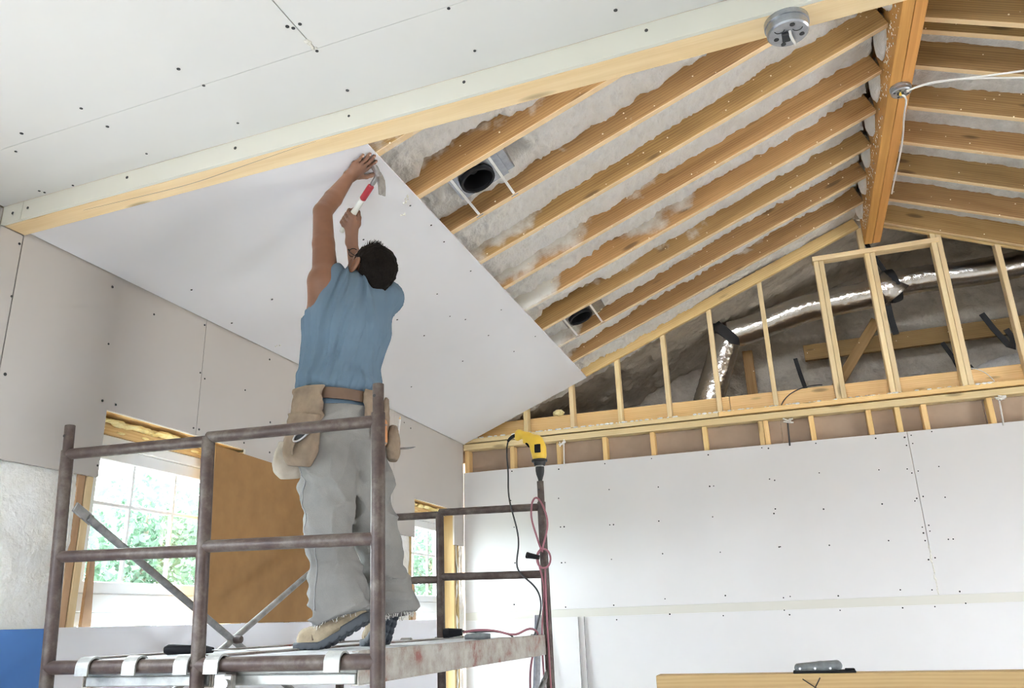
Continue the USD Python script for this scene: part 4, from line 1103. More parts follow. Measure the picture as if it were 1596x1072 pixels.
obj('cord_guard', tube([(-.115, 0, .243), (-.135, 0, .240), (-.155, 0, .228), (-.165, 0, .215)], [.010, .009, .008, .006], 10, 12), M['black'], dr_, smooth=True)
cp = [(-.165, 0, .215), (-.170, -.01, .15), (-.166, -.01, .05), (-.163, -.02, -.06), (-.130, -.03, -.20), (-.118, -.03, -.32), (-.125, -.03, -.42), (-.07, -.035, -.48), (-.025, -.04, -.53), (-.012, -.04, -.60), (-.03, -.04, -.67), (-.085, -.04, -.765), (-.13, -.04, -.77), (-.15, -.05, -.735), (-.175, -.08, -.715), (-.26, -.30, -.70), (-.31, -.36, -.69)]
obj('power_cord', tube(cp, .0042, 8, 140), M['black_cord'], dr_, smooth=True)

# ================================================================ lumber in the foreground right
lb = thing('lumber_beam', 'thick squared lumber across the lower right with a pencilled X', 'lumber')
board('timber', (-.555, 3.24, .925), (2.6, 3.24, .925), .09, .12, M['lumber'], lb)
obj('pencil_x', cat_([tube([(-.046, 3.1935, .968), (.0, 3.1935, .935), (.045, 3.1935, .895)], .0022, 6), tube([(.012, 3.1935, .972), (-.012, 3.1935, .935), (-.035, 3.1935, .890)], .0022, 6)]), M['marker'], lb, label='pencilled X mark on the near face')
for x in (-.1, 1.7):
    o = thing('sawhorse', ('timber sawhorse under the left part of the lumber', 'timber sawhorse under the right part of the lumber')[x > 0], 'sawhorse')
    board('crossbar', (x, 2.85, .82), (x, 3.65, .82), .04, .09, M['stud'], o)
    for yy in (2.95, 3.55):
        for sx in (-1, 1):
            board('leg', (x + sx * .03, yy, .80), (x + sx * .22, yy, 0.0), .035, .085, M['stud'], o, up=(0, 1, 0))
bx = thing('stapler', 'dark grey flat tool lying on top of the lumber above the pencilled X', 'tool', xf=mat4([1, 0, 0], [0, 1, 0], [0, 0, 1], (.02, 3.235, .985)))
f_ = Field((-.13, -.06, -.01), (.13, .06, .07), .003)
f_.chain([(-.075, -.018, .017), (0, -.018, .021), (.055, -.018, .024)], [.014, .016, .016], .004); f_.chain([(-.075, .018, .017), (0, .018, .021), (.055, .018, .024)], [.014, .016, .016], .004)
X = f_.points(); f_.cut(.006 - X[..., 2])
obj('body', f_.mesh(), M['greytool'], bx, smooth=True)
obj('base', cbox(-.094, .112, -.034, .034, 0, .008, .002), M['black'], bx)
obj('lug', cbox(.078, .110, -.02, .02, .007, .013, .002), M['black'], bx)
for x in (-.07, -.02, .03):
    obj('rivet', cyl((x, -.0355, .016), (x, -.031, .016), .0035, 8), M['galv'], bx)

# ================================================================ the man
man = thing('person', 'man in sleeveless blue-grey shirt and faded jeans reaching up to hammer the sheet', 'person')
V3 = lambda *a: np.array(a, float)
nrm = lambda v: np.asarray(v, float) / np.linalg.norm(v)
Fd, Ld = nrm([-.88, .47, 0]), nrm([-.47, -.88, 0])
UP = V3(0, 0, 1)
AX = np.stack([Fd, Ld, UP])
hipL, kneeL, ankL = V3(-1.612, 2.580, 1.88), V3(-1.560, 2.555, 1.505), V3(-1.522, 2.585, 1.255)
hipR, kneeR, ankR = V3(-1.555, 2.735, 1.88), V3(-1.475, 2.745, 1.500), V3(-1.418, 2.775, 1.262)
shL, elbL, wrL = V3(-1.622, 2.555, 2.500), V3(-1.652, 2.560, 2.800), V3(-1.607, 2.683, 3.022)
shR, elbR, wrR = V3(-1.455, 2.770, 2.465), V3(-1.675, 2.925, 2.610), V3(-1.690, 2.860, 2.806)
headC = V3(-1.484, 2.668, 2.562)
hf = nrm([-.70, .17, .69]); hu = nrm(UP - hf * hf[2]); hl = np.cross(hu, hf)
HX = np.stack([hf, hl, hu])


def H(f, l, u):
    return headC + hf * f + hl * l + hu * u


def S(x, y, off):          # a point below the slope
    return V3(x, y, zs(x)) - nS * off


B = Field((-1.93, 2.30, 1.10), (-1.22, 3.05, 3.16), .0042)
# trunk
B.ell((-1.585, 2.655, 1.94), AX, (.095, .140, .13), .04)
B.ell((-1.592, 2.655, 2.08), AX, (.088, .125, .15), .05)
B.ell((-1.565, 2.655, 2.32), AX, (.100, .150, .20), .05)
B.cap((-1.56, 2.63, 2.44), shL, .07, .056, .05)
B.cap((-1.53, 2.68, 2.43), shR, .07, .054, .05)
B.cap((-1.632, 2.540, 2.47), (-1.648, 2.575, 2.33), .050, .050, .04); B.cap((-1.648, 2.575, 2.33), (-1.615, 2.60, 2.18), .050, .058, .04)       # side of the chest drawn up by the raised arm
# legs
for a, b, c in ((hipL, kneeL, ankL), (hipR, kneeR, ankR)):
    B.chain([a, b, c], [.075, .052, .034], .03)
# left arm
B.chain([shL, shL * .5 + elbL * .5 + V3(-.002, 0, 0), elbL], [.052, .0435, .0385], .010)
B.chain([elbL, elbL * .62 + wrL * .38 + V3(-.002, .003, 0), wrL], [.0385, .0385, .0245], .006)
# right arm
B.chain([shR, (shR + elbR) / 2, elbR], [.050, .042, .036], .010)
B.chain([elbR, elbR * .62 + wrR * .38, wrR], [.036, .036, .0235], .006)
# neck and head
B.chain([(-1.545, 2.665, 2.44), H(-.035, 0, -.055)], [.058, .052], .03)
B.ell(H(-.012, 0, .012), HX, (.098, .080, .090), .02)
B.ell(H(.038, 0, -.055), HX, (.058, .056, .060), .03)
B.cap(H(.070, 0, -.098), H(.060, 0, -.095), .020, .022, .025)
B.cap(H(.086, 0, .012), H(.108, 0, -.030), .008, .013, .014)
for s_ in (-1, 1):
    B.cap(H(.104, s_ * .010, -.032), H(.100, s_ * .012, -.032), .008, .008, .008)
    B.cap(H(.083, s_ * .012, .026), H(.070, s_ * .045, .024), .008, .008, .012)
    B.cap(H(.076, s_ * .032, -.022), H(.062, s_ * .046, -.020), .014, .012, .018)
    B.ell(H(.066, s_ * .031, .008), HX, (.017, .016, .012), .006)
    e = H(-.006, s_ * .084, -.012)
    ea = np.stack([nrm(hf * .95 + hl * s_ * -.25), nrm(hl * s_ + hf * .25), hu])
    B.ell(e + hl * s_ * .008 - hf * .006, ea, (.023, .010, .036), .006)
    B.ell(e + hl * s_ * .018 - hf * .002, ea, (.011, .008, .022), .005, carve=True)
B.cap(H(.088, -.018, -.062), H(.088, .018, -.062), .008, .008, .006)
B.cap(H(.085, -.016, -.074), H(.085, .016, -.074), .009, .009, .006)
# left hand pressed flat on the sheet
hk = [S(-1.575, 2.656, .022), S(-1.562, 2.676, .024), S(-1.556, 2.697, .025), S(-1.557, 2.719, .025)]
for q in hk:
    B.cap(wrL, q, .0205, .0125, .012)
B.cap(wrL, S(-1.592, 2.725, .034), .021, .015, .012)
ft = [S(-1.527, 2.640, .0215), S(-1.504, 2.657, .0215), S(-1.497, 2.684, .0215), S(-1.507, 2.716, .0215)]
for q, t, r in zip(hk, ft, (.0072, .0082, .0086, .0083)):
    m = q * .5 + t * .5 - nS * .005
    B.chain([q, m, t], [r + .0012, r + .0004, r - .0006], .0035)
B.chain([S(-1.598, 2.722, .036), S(-1.578, 2.757, .032), S(-1.562, 2.772, .026), S(-1.548, 2.782, .0225)], [.015, .0105, .0095, .008], .006)
# right hand closed round the hammer handle
hb, hh = V3(-1.729, 2.840, 2.859), V3(-1.476, 2.700, 3.011)
ha = nrm(hh - hb); G = hb + ha * .072
e1 = wrR - G; e1 = nrm(e1 - ha * (e1 @ ha)); e2 = np.cross(ha, e1)
gp = lambda off, ang, r: G + ha * off + (e1 * math.cos(ang) + e2 * math.sin(ang)) * r
kn = []
for off, r in ((-.030, .0078), (-.010, .0086), (.011, .0088), (.032, .0084)):
    k0 = gp(off, math.radians(-38), .031); kn.append(k0)
    B.cap(wrR, k0, .020, .0125, .012)
    seq = [k0] + [gp(off + (.0 if i else 0), math.radians(a), rr) for i, (a, rr) in enumerate(((-80, .0265), (-125, .0245), (-170, .0235), (-215, .0235), (-250, .0235)))]
    B.chain(seq, [r + .001, r + .001, r, r, r - .0005, r - .001], .0035)
B.chain([gp(.006, math.radians(15), .040), gp(.026, math.radians(40), .030), gp(.040, math.radians(85), .025), gp(.044, math.radians(135), .0235)], [.016, .0115, .010, .0085], .006)
B.cap(wrR, gp(.0, 0, .036), .022, .018, .015)
obj('body', B.mesh(1), M['skin'], man, smooth=True)
# finger nails of the left hand, turned towards the room
for q, t in zip(hk, ft):
    d_ = nrm(t - q)
    nl = trimesh.creation.icosphere(2, 1.0); nl.vertices = np.array(nl.vertices) * [.0055, .0042, .0016]
    y_ = np.cross(-nS, d_); obj('finger_nail', nl, M['nail_skin'], man, smooth=True, xf=mat4(d_, nrm(y_), -nS, t - nS * .0068 - d_ * .001))

# hair
Hf = Field(headC - .16, headC + .16, .0034)
Hf.ell(H(-.016, 0, .014), HX, (.103, .085, .094), .01)
Hf.cap(H(-.070, 0, -.030), H(-.055, 0, -.075), .046, .044, .03)
X = Hf.points(); R_ = (X - headC) @ HX.T
Hf.F += (.0035 * vnoise(X, 70, 2) + .002 * vnoise(X, 160, 4)).astype(np.float32)
face = R_[..., 0] - (.052 - .25 * np.maximum(R_[..., 2] - .045, 0) * 0 - .35 * np.clip(.05 - R_[..., 2], 0, .09))     # hairline runs back towards the ear
Hf.F = np.maximum(Hf.F, face.astype(np.float32))
earcut = .030 - np.sqrt((R_[..., 0] + .000) ** 2 + (R_[..., 2] + .012) ** 2) - .05 * (np.abs(R_[..., 1]) < .055)
Hf.F = np.maximum(Hf.F, np.where(np.abs(R_[..., 1]) > .055, earcut, -1).astype(np.float32))
Hf.F = np.maximum(Hf.F, (-.088 - R_[..., 2] - .35 * R_[..., 0] * 0).astype(np.float32))
hr = obj('hair', Hf.mesh(1), M['hair'], man, smooth=True)
cv, cn = [], []
for i in range(420):
    if i < 260:
        f0, l0 = nrng.uniform(.02, .07), nrng.uniform(-.045, .035); u0 = .088 * math.sqrt(max(0.05, 1 - ((f0 + .016) / .1) ** 2 - (l0 / .083) ** 2)) + .014
        base, out = H(f0, l0, u0), hu * .8 + hf * nrng.uniform(-.1, .7) + hl * nrng.uniform(-.5, .5)
        ln = nrng.uniform(.006, .026)
    else:
        d_ = nrm(nrng.normal(size=3)); d_[0] = -abs(d_[0]) * .6
        base, out = headC + HX.T @ (d_ * [.104, .084, .092] + [-.014, 0, .010]), HX.T @ d_ + nrng.normal(size=3) * .5
        ln = nrng.uniform(.004, .010)
        if d_[2] < -.5: continue
    out = nrm(out); side = nrng.normal(size=3) * .12
    cv += [base - out * .006, base + out * ln * .5 + side * ln * .15, base + out * ln + side * ln * .5]; cn.append(3)
hc = UsdGeom.BasisCurves.Define(stage, str(man.GetPath()) + '/loose_hair')
hc.CreateTypeAttr('linear'); hc.CreatePointsAttr(Vt.Vec3fArray.FromNumpy(np.array(cv, np.float32))); hc.CreateCurveVertexCountsAttr(Vt.IntArray(cn))
hc.CreateWidthsAttr(Vt.FloatArray([.0011])); hc.SetWidthsInterpolation('constant')
UsdShade.MaterialBindingAPI.Apply(hc.GetPrim()).Bind(M['hair']); tag(hc.GetPrim(), kind='stuff')
# spectacles
gl = obj('spectacles', cat_([tube([H(.103, s_ * .033 + .022 * math.cos(a), .008 + .018 * math.sin(a)) for a in np.linspace(0, 2 * math.pi, 25)], .0016, 6) for s_ in (-1, 1)] + [tube([H(.104, -.011, .012), H(.107, 0, .015), H(.104, .011, .012)], .0015, 6)]), M['black'], man, smooth=True)
for s_ in (-1, 1):
    obj('temple', tube([H(.103, s_ * .055, .012), H(.096, s_ * .070, .012), H(.04, s_ * .082, .012), H(.0, s_ * .088, .014), H(-.016, s_ * .085, -.006)], .0017, 6, 16), M['black'], gl, smooth=True)
    obj('lens', hull([H(.1035 + t, s_ * .033 + .020 * math.cos(a), .008 + .0165 * math.sin(a)) for a in np.linspace(0, 2 * math.pi, 18)[:-1] for t in (-.0005, .0005)]), M['lens'], gl)

# shirt: loose, sleeveless, deep arm holes
T = Field((-1.86, 2.40, 1.92), (-1.32, 2.95, 2.60), .0052)
T.ell((-1.585, 2.655, 1.97), AX, (.115, .158, .15), .03)
T.ell((-1.590, 2.655, 2.10), AX, (.118, .152, .17), .05)
T.ell((-1.562, 2.655, 2.32), AX, (.128, .165, .215), .05)
T.cap((-1.555, 2.63, 2.45), shL + V3(.030, .030, -.005), .078, .056, .05)
T.cap((-1.53, 2.68, 2.44), shR + V3(-.004, 0, 0), .080, .066, .05)
T.cap((-1.548, 2.662, 2.45), (-1.532, 2.668, 2.487), .073, .064, .03)
T.cap((-1.660, 2.585, 2.34), (-1.640, 2.60, 2.06), .052, .062, .05)
X = T.points(); q = X - np.array([-1.585, 2.655, 0], np.float32)
th_ = np.arctan2(q @ Ld.astype(np.float32), q @ Fd.astype(np.float32)); z_ = X[..., 2]
w1 = vnoise(X, 4.0, 11) * 1.6; w2 = vnoise(X, 7.0, 12)
tens = np.clip((2.56 - z_) / .6, 0, 1)
def ridges(Q, seed, sharp=1.6):
    return (1 - np.abs(meshkit.noise(Q + 40.0, seed) * 2 - 1)) ** sharp - .4
# creases hang from the raised left shoulder and fan out towards the belt
fan = np.stack([th_ * (1.5 + .9 * (2.5 - z_)) + .5 * w1 * .3, (z_ - 2.0) * 2.0, 0 * z_], -1)
# drapes that gather towards the raised left shoulder, and blousing above the belt
fold = .019 * ridges(fan * [2.6, .9, 1], 11) + .008 * ridges(fan * [5.5, 2.2, 1], 14)
blouse = .012 * np.exp(-((z_ - 2.075) / .04) ** 2) + .0035 * np.sin(z_ * 95 + w1 * 2.2 + th_ * 3) * np.exp(-((z_ - 2.08) / .06) ** 2)
cinch = -.016 * np.exp(-((z_ - 2.012) / .020) ** 2)
T.F -= ((fold + .002 * w2) * np.clip((z_ - 2.0) / .05, 0, 1) + blouse + cinch).astype(np.float32)
T.cut(1.945 - z_)
def carve_cap(Fi, a, b, ra, rb, k=.004):
    a, b = np.asarray(a, np.float32), np.asarray(b, np.float32); X = Fi.points(); ba = b - a
    t = np.clip(((X - a) @ ba) / (ba @ ba), 0, 1); d = np.linalg.norm(X - a - t[..., None] * ba, axis=-1) - (ra + (rb - ra) * t)
    Fi.carve(tuple(slice(None) for _ in range(3)), d, k)
carve_cap(T, V3(-1.625, 2.485, 2.575), V3(-1.712, 2.530, 2.395), .070, .057)
carve_cap(T, V3(-1.575, 2.690, 2.56), V3(-1.50, 2.66, 2.555), .056, .050)
st = obj('shirt', T.mesh(1), M['shirt'], man, smooth=True)

# jeans
J = Field((-1.86, 2.36, 1.15), (-1.20, 3.02, 2.02), .0055)
J.ell((-1.583, 2.657, 1.90), AX, (.122, .160, .13), .03)
J.ell((-1.590, 2.657, 1.965), AX, (.123, .163, .10), .03)
J.chain([hipL + V3(.0, .012, -.02), kneeL * .5 + hipL * .5 + V3(.0, .004, 0), kneeL, kneeL * .45 + ankL * .55 + V3(.004, 0, 0), ankL + V3(.0, 0, .0), ankL + V3(.004, 0, -.06)], [.104, .092, .078, .074, .082, .084], .025)
J.chain([hipR + V3(-.0, -.012, -.02), kneeR * .5 + hipR * .5, kneeR, kneeR * .45 + ankR * .55, ankR, ankR + V3(.008, 0, -.05)], [.102, .090, .076, .066, .071, .074], .02)
X = J.points(); z_ = X[..., 2]
w1, w2 = vnoise(X, 5.5, 21), vnoise(X, 11, 22)
low = np.clip((1.46 - z_) / .16, 0, 1); mid = np.exp(-((z_ - 1.52) / .10) ** 2)
dia = (X[..., 0] * .75 - X[..., 1] * .3) * 30
warp = np.stack([w1, vnoise(X, 5.5, 23), w2], -1)
bunch = ridges(X * [7, 7, 17] + warp * .8, 24) * low            # cloth stacked up over the boots
slant = ridges(np.stack([X[..., 0] * 9 + z_ * 7, X[..., 1] * 9 - z_ * 5, z_ * 3.0], -1) + warp * .7, 25)
J.F -= (.034 * bunch + .021 * slant * (1 - .6 * low) + .008 * ridges(X * [15, 15, 8] + warp, 26) + .003 * w1).astype(np.float32)
legL = np.linalg.norm(X[..., :2] - ankL[:2].astype(np.float32), axis=-1) < np.linalg.norm(X[..., :2] - ankR[:2].astype(np.float32), axis=-1)
hem = np.where(legL, 1.212 + (X[..., 0] - ankL[0]) * .30, 1.218 + (X[..., 0] - ankR[0]) * .22) + .005 * w2 + .003 * vnoise(X, 60, 3)
J.cut(hem - z_); J.cut(z_ - 1.972)
jn = obj('jeans', J.mesh(1), M['jeans'], man, smooth=True)
# frayed hems
ms = []
for c, sl in ((ankL, .30), (ankR, .22)):
    rr = .084 if c is ankL else .073
    for i in range(110):
        a = nrng.uniform(0, 2 * math.pi); r_ = rr * nrng.uniform(.90, 1.02)
        p = V3(c[0] + .004 + r_ * math.cos(a), c[1] + r_ * math.sin(a), 0); p[2] = (1.214 if c is ankL else 1.220) + (p[0] - c[0]) * sl + .006
        dn = V3(nrng.normal() * .25, nrng.normal() * .25, -1); ln = nrng.uniform(.008, .026)
        ms.append(tube([p, p + dn * ln * .5 + V3(nrng.normal() * .002, nrng.normal() * .002, 0), p + dn * ln], .0011, 4))
obj('frayed_hem', cat_(ms), M['fray'], jn, kind='stuff')


def surface_seam(pts, r=.0022):
    return tube(pts, r, 6, 40)


from scipy.spatial import cKDTree
def on_mesh(mesh, pts, out=.001):
    V, N = np.array(mesh.vertices), np.array(mesh.vertex_normals)
    t = cKDTree(V); P = np.asarray(pts, float)
    _, i = t.query(P, k=6)
    n_ = N[i].mean(1); n_ /= np.linalg.norm(n_, axis=1, keepdims=True)
    return V[i].mean(1) + n_ * out
jm = trimesh.Trimesh(*meshkit.arrays(J.mesh(1))[:2], process=False)
sml = [V3(-1.655, 2.475, z) for z in np.linspace(1.86, 1.70, 8)] + [V3(-1.63, 2.46, z) for z in np.linspace(1.68, 1.50, 10)] + [V3(-1.56, 2.46, z) for z in np.linspace(1.48, 1.24, 14)]
obj('side_seam', tube(on_mesh(jm, sml), .0024, 6, 60), M['jeans_seam'], jn, smooth=True)


# boots: a bent shoe, toes on the plank and heels lifted
def boot(toe, heel_dir, bend, label):
    fx = nrm([heel_dir[0], heel_dir[1], 0])          # from toe to heel, level
    ly = np.cross(UP, fx)
    LBALL = .105
    def unbend(X):
        d_ = X - np.asarray(toe, np.float32)
        s_, t_, u_ = d_ @ fx.astype(np.float32), d_ @ ly.astype(np.float32), d_[..., 2]
        c, sn = math.cos(bend), math.sin(bend)
        R0 = .055; s0 = LBALL - R0 * bend / 2
        # a soft bend about a line above the ball of the foot
        cx, cz = s0, R0 + .0
        ang_ = np.arctan2(s_ - cx, cz - u_); rad = np.hypot(s_ - cx, cz - u_)
        in_arc = (ang_ > 0) & (ang_ < bend)
        s_a, u_a = s0 + R0 * ang_, R0 - rad
        # beyond the arc: turned frame
        ex, ez = cx + R0 * math.sin(bend), cz - R0 * math.cos(bend)
        s_b = s0 + R0 * bend + (s_ - ex) * c + (u_ - ez) * sn; u_b = -(s_ - ex) * sn + (u_ - ez) * c
        after = ((s_ - ex) * c + (u_ - ez) * sn) > 0
        return np.where(after, s_b, np.where(in_arc, s_a, s_)), t_, np.where(after, u_b, np.where(in_arc, u_a, u_))
    lo, hi = np.asarray(toe) + np.minimum(fx * .36, 0) - .09, np.asarray(toe) + np.maximum(fx * .36, 0) + .09
    lo[2], hi[2] = toe[2] - .02, toe[2] + .28
    def straight(kind):
        Fi = Field(lo, hi, .0045); X = Fi.points(); s_, t_, u_ = unbend(X)
        Q = np.stack([s_, t_, u_], -1)
        hw = np.interp(s_, [-.03, .0, .02, .06, .10, .16, .22, .27, .285, .31], [-.05, .022, .036, .046, .048, .040, .037, .036, .024, -.05])
        plan = np.abs(t_ + .004 * np.sin(s_ * 20)) - hw
        if kind == 'sole':
            d_ = np.maximum(plan - .004, np.maximum(-u_, u_ - (.024 + .008 * (s_ > .19))))
            grooves = (np.abs(((s_ * 1.0 + np.abs(t_) * .5) % .030) - .015) < .0035) | (np.abs(t_) < .002) | (np.abs(np.abs(t_) - .022) < .002)
            d_ = np.where((u_ < .006) & grooves, np.maximum(d_, .006 - u_), d_)
        else:
            def cp(a, b, ra, rb):
                a, b = np.array(a, np.float32), np.array(b, np.float32); ba = b - a
                t = np.clip(((Q - a) @ ba) / (ba @ ba), 0, 1); return np.linalg.norm(Q - a - t[..., None] * ba, axis=-1) - (ra + (rb - ra) * t)
            def sm(a, b, k):
                h_ = np.clip(.5 + .5 * (b - a) / k, 0, 1); return b * (1 - h_) + a * h_ - k * h_ * (1 - h_)
            d_ = sm(cp((.042, 0, .034), (.11, 0, .044), .038, .046), cp((.11, 0, .046), (.20, 0, .068), .044, .044), .02)
            d_ = sm(d_, cp((.225, 0, .05), (.25, 0, .04), .040, .034), .02)
            d_ = sm(d_, cp((.215, 0, .07), (.215 + .13 * math.sin(bend), 0, .07 + .13 * math.cos(bend)), .046, .050), .03)
            d_ = np.maximum(d_, .018 - u_) + .0012 * vnoise(X, 60, 5)
            d_ = np.maximum(d_, np.where(u_ < .05, plan - .001, d_))
        Fi.F = d_.astype(np.float32); return Fi.mesh(1)
    bt_ = obj('boot', straight('upper'), M['boot'], man, smooth=True)
    obj('sole', straight('sole'), M['sole'], bt_, smooth=30)
    # laces and tongue
    def pt(s_, t_, u_):
        c, sn = math.cos(bend), math.sin(bend); R0 = .055; s0 = LBALL - R0 * bend / 2
        if s_ < s0: a_, b_ = s_, u_
        elif s_ < s0 + R0 * bend:
            an = (s_ - s0) / R0; a_, b_ = s0 + (R0 - u_) * math.sin(an), R0 - (R0 - u_) * math.cos(an)
        else:
            d_ = s_ - s0 - R0 * bend; a_, b_ = s0 + R0 * math.sin(bend) + d_ * c - u_ * sn, R0 - R0 * math.cos(bend) + d_ * sn + u_ * c
        return np.asarray(toe) + fx * a_ + ly * t_ + UP * b_
    for i in range(4):
        s_ = .125 + .02 * i; u_ = .094 + .006 * i
        obj('lace', tube([pt(s_, -.026, u_ - .012), pt(s_ + .004, 0, u_ + .001), pt(s_ + .010, .026, u_ - .012)], .0028, 6, 10), M['leather_pale'], bt_, smooth=True)
    obj('toe_cap_seam', tube([pt(.075, -.043, .030), pt(.066, -.025, .066), pt(.064, 0, .078), pt(.066, .025, .066), pt(.075, .043, .030)], .003, 6, 24), M['leather'], bt_, smooth=True)
    return bt_
boot((-1.665, 2.545, 1.121), (.245, .05), .50, 'left')
boot((-1.575, 2.885, 1.121), (.20, -.16), .90, 'right')

# tool belt
tb = obj('tool_belt', trimesh.Trimesh(*(lambda: (lambda n: (lambda A_, zc, w: (np.vstack([np.stack([-1.588 + (.132 * np.cos(A_) * o) * Fd[0] + (.170 * np.sin(A_) * o) * Ld[0], 2.656 + (.132 * np.cos(A_) * o) * Fd[1] + (.170 * np.sin(A_) * o) * Ld[1], zc + dz + .006 * np.sin(A_ + .6)], 1) for o, dz in ((1.0, -.021), (1.03, -.021), (1.03, .021), (1.0, .021))]),
    [(q * n + i, q * n + (i + 1) % n, ((q + 1) % 4) * n + (i + 1) % n) for q in range(4) for i in range(n)] + [(q * n + i, ((q + 1) % 4) * n + (i + 1) % n, ((q + 1) % 4) * n + i) for q in range(4) for i in range(n)]))(np.arange(n) * 2 * math.pi / n, 2.008, .04))(64))(), process=False), M['belt'], man, smooth=30)


def belt_pt(a, o, z):
    return V3(-1.588, 2.656, z) + Fd * (.132 * o * math.cos(a)) + Ld * (.170 * o * math.sin(a))


def bag(name, c, face, w, h, d, taper, tilt, mat, parent, seed, open_=True, lean=0.0, res=.004):
    """a soft hanging bag: c = top centre against the body, face = outward direction"""
    y = nrm(face); x = nrm(np.cross(y, UP)); 
    ca, sa = math.cos(tilt), math.sin(tilt)
    xx, zz = x * ca + UP * sa, -x * sa + UP * ca
    yy = np.cross(zz, xx)
    cl, sl_ = math.cos(lean), math.sin(lean)
    yy, zz = yy * cl - zz * sl_, zz * cl + yy * sl_
    n = 1
    Fi = Field((-w * .75, -d * .35, -h * 1.12), (w * .75, d * 1.5, .03), res); X = Fi.points()
    t = np.clip(-X[..., 2] / h, 0, 1)
    hw = w / 2 * (1 + taper * t) * np.sqrt(np.clip(1 - np.clip((t - .62) / .48, 0, 1) ** 2.2, .04, 1))
    hd = d / 2 * np.clip(.70 + .55 * np.sin(np.clip(t * 1.05, 0, 1) * math.pi * .75), .3, 2) * np.sqrt(np.clip(1 - np.clip((t - .75) / .32, 0, 1) ** 2, .05, 1))
    qx, qy = X[..., 0] / hw, (X[..., 1] - d / 2) / hd
    r_ = np.maximum((np.abs(qx) ** 3.0 + np.abs(qy) ** 3.0 + 1e-9), 1e-9) ** (1 / 3.0)
    shell = (r_ - 1) * np.minimum(hw, hd)
    crumple = (.0022 * vnoise(X, 26, seed) + .0016 * vnoise(X, 60, seed + 1)).astype(np.float32)
    top = X[..., 2] + .10 * np.maximum(X[..., 1] - d / 2, 0) * 2 + .08 * np.abs(X[..., 0]) - .004
    body = np.maximum(shell + crumple, np.maximum(top, -h - X[..., 2]))
    if open_:
        inner = np.maximum(shell + crumple + .0085, -h * .80 - X[..., 2])
        body = np.maximum(body, -inner)
    Fi.F = body.astype(np.float32)
    return obj(name, Fi.mesh(1), mat, parent, smooth=True, xf=mat4(xx, yy, zz, c))


a1 = math.radians(82)
fo = lambda a: nrm(Fd * math.cos(a) + Ld * math.sin(a))
R_ = math.radians
bag('pouch', belt_pt(R_(110), .98, 2.034), fo(R_(110)), .140, .165, .034, .02, .03, M['leather'], tb, 31, res=.0034)
bag('pouch', belt_pt(R_(116), 1.06, 1.925), fo(R_(116)), .128, .190, .072, -.06, .14, M['leather'], tb, 33, lean=.06, res=.0034)
bag('pouch', V3(-1.676, 2.538, 1.850), fo(R_(72)), .115, .140, .095, -.08, .20, M['leather_pale'], tb, 35, lean=.10, res=.0034)
bag('pouch', belt_pt(R_(194), 1.02, 2.030), fo(R_(194)), .080, .125, .022, -.35, .03, M['leather'], tb, 37, open_=False, res=.0034)
bag('pouch', belt_pt(R_(233), 1.02, 2.025), fo(R_(233)), .085, .150, .022, .0, .0, M['leather'], tb, 38, open_=False, res=.0034)
bag('pouch', belt_pt(R_(236), 1.12, 1.915), fo(R_(236)), .090, .130, .044, -.05, .06, M['leather'], tb, 39, res=.0034)
bag('pouch', belt_pt(R_(208), 1.16, 1.925), fo(R_(208)), .042, .098, .020, .0, .03, M['orange_leather'], tb, 41, open_=False, res=.0034)
for q_ in range(2):
    obj('rivet', trimesh.creation.icosphere(2, .004).apply_translation(belt_pt(R_(208), 1.16, 1.905 - .07 * q_) + fo(R_(208)) * .021), M['steel'], tb, smooth=True)
# steel hammer ring hanging in front of the big pouch
c0 = belt_pt(R_(126), 1.06, 1.835) + fo(R_(118)) * .090
xr_ = nrm(np.cross(fo(R_(118)), UP)) * -1; xr_ = xr_ if xr_ @ np.array([.86, .51, 0]) > 0 else -xr_
for_ = fo(R_(118)); dr2 = nrm(xr_ * .80 + UP * .55); dn2 = nrm(np.cross(for_, dr2))
ring = [c0 + dr2 * (.040 * math.cos(a)) + dn2 * (.015 * math.sin(a)) + for_ * .004 for a in np.linspace(0, 2 * math.pi, 33)]
obj('hammer_holder', tube(ring, .0042, 8), M['steel'], tb, smooth=True)
obj('hammer_holder_plate', hull([c0 + dr2 * a + dn2 * b + for_ * t for a in (-.036, .036) for b in (-.011, .011) for t in (-.004, .0)]), M['dark_grey'], tb)
obj('leather_tie', tube([c0 - dr2 * .038, c0 - dr2 * .05 - UP * .022, c0 - dr2 * .046 - UP * .045], [.0055, .006, .004], 8, 12), M['leather'], tb, smooth=True)

# ---- tools he holds or carries
hm = thing('hammer', 'claw hammer with red collar and milky handle in his raised right hand', 'hammer')
obj('handle', tube([hb - ha * .004, hb + ha * .004, hb + ha * .03, hb + ha * .08, hb + ha * .13, hb + ha * .185], [.010, .0145, .0135, .0145, .0125, .0125], 16, 40), M['clear_handle'], hm, smooth=True)
obj('collar', tube([hb + ha * .186, hb + ha * .19, hb + ha * .262, hb + ha * .266], [.011, .0145, .0145, .011], 16), M['red'], hm, smooth=40)
hu_ = nrm(nS - ha * (nS @ ha)); hs_ = np.cross(ha, hu_)
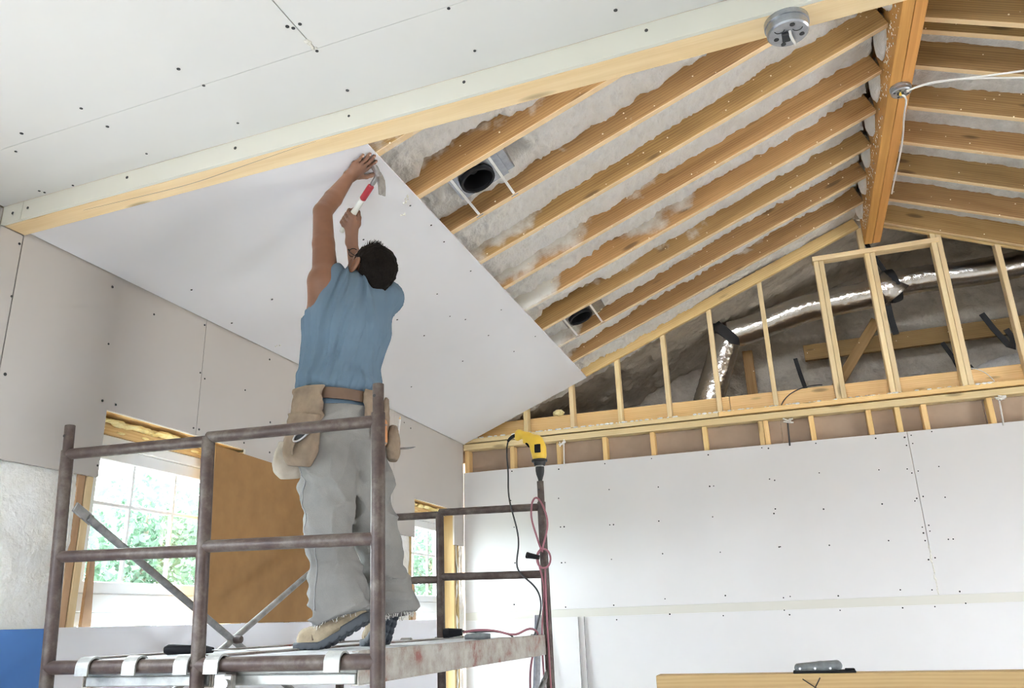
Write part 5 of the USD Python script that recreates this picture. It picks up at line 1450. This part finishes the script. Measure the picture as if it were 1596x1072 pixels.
# the head lies across the handle: striking face up and to the left, claw to the right and down
dface = nrm(V3(-.30, .05, .95)); dface = nrm(dface - ha * (dface @ ha)); hs_ = np.cross(ha, dface)
hd = Field(hh - .13, hh + .13, .0028)
hd.cap(hh - ha * .05, hh, .0105, .012, .006)
hd.cap(hh - dface * .012, hh + dface * .022, .0135, .0115, .008)
hd.cap(hh + dface * .022, hh + dface * .046, .0135, .0145, .002)
obj('striking_head', hd.mesh(1), M['steel'], hm, smooth=True)
for s_ in (-1, 1):
    cl = [hh - dface * .010 + hs_ * s_ * .002, hh - dface * .040 + hs_ * s_ * .0055 - ha * .004, hh - dface * .070 + hs_ * s_ * .0080 - ha * .016, hh - dface * .098 + hs_ * s_ * .0095 - ha * .034]
    wdt = (.008, .0088, .0082, .0075); tk_ = (.011, .009, .006, .0018)
    V = []
    for c, w_, t_ in zip(cl, wdt, tk_):
        V += [c + hs_ * w_ + ha * t_, c - hs_ * w_ + ha * t_, c - hs_ * w_ - ha * t_, c + hs_ * w_ - ha * t_]
    F_ = []
    for i in range(3):
        for q in range(4):
            p = (q + 1) % 4; F_ += [(i * 4 + q, i * 4 + p, i * 4 + 4 + p), (i * 4 + q, i * 4 + 4 + p, i * 4 + 4 + q)]
    F_ += [(0, 2, 1), (0, 3, 2), (12, 13, 14), (12, 14, 15)]
    m = trimesh.Trimesh(V, F_, process=False); trimesh.repair.fix_normals(m)
    obj('claw', m, M['steel'], hm)
pc = thing('pencil', 'short white carpenter pencil standing in his right hip pouch', 'pencil')
c_ = belt_pt(math.radians(236), 1.12, 1.862) + fo(math.radians(236)) * .038
obj('shaft', tube([c_, c_ + V3(.012, -.004, .085)], .0042, 6), M['white_metal'], pc)
obj('tip', cyl(c_ + V3(.012, -.004, .085), c_ + V3(.0138, -.0046, .098), .0042, 6, .0008), M['pine'], pc)
nl = thing('awl', 'dark steel spike poking sideways out of his right hip pouch', 'awl')
c_ = belt_pt(math.radians(234), 1.12, 1.832) + fo(math.radians(234)) * .060
obj('spike', tube([c_ - V3(.03, .0, -.001), c_ + V3(.02, -.004, -.002), c_ + V3(.045, -.006, -.001), c_ + V3(.058, -.007, .0)], [.004, .0042, .003, .0006], 8), M['steel'], nl, smooth=True)
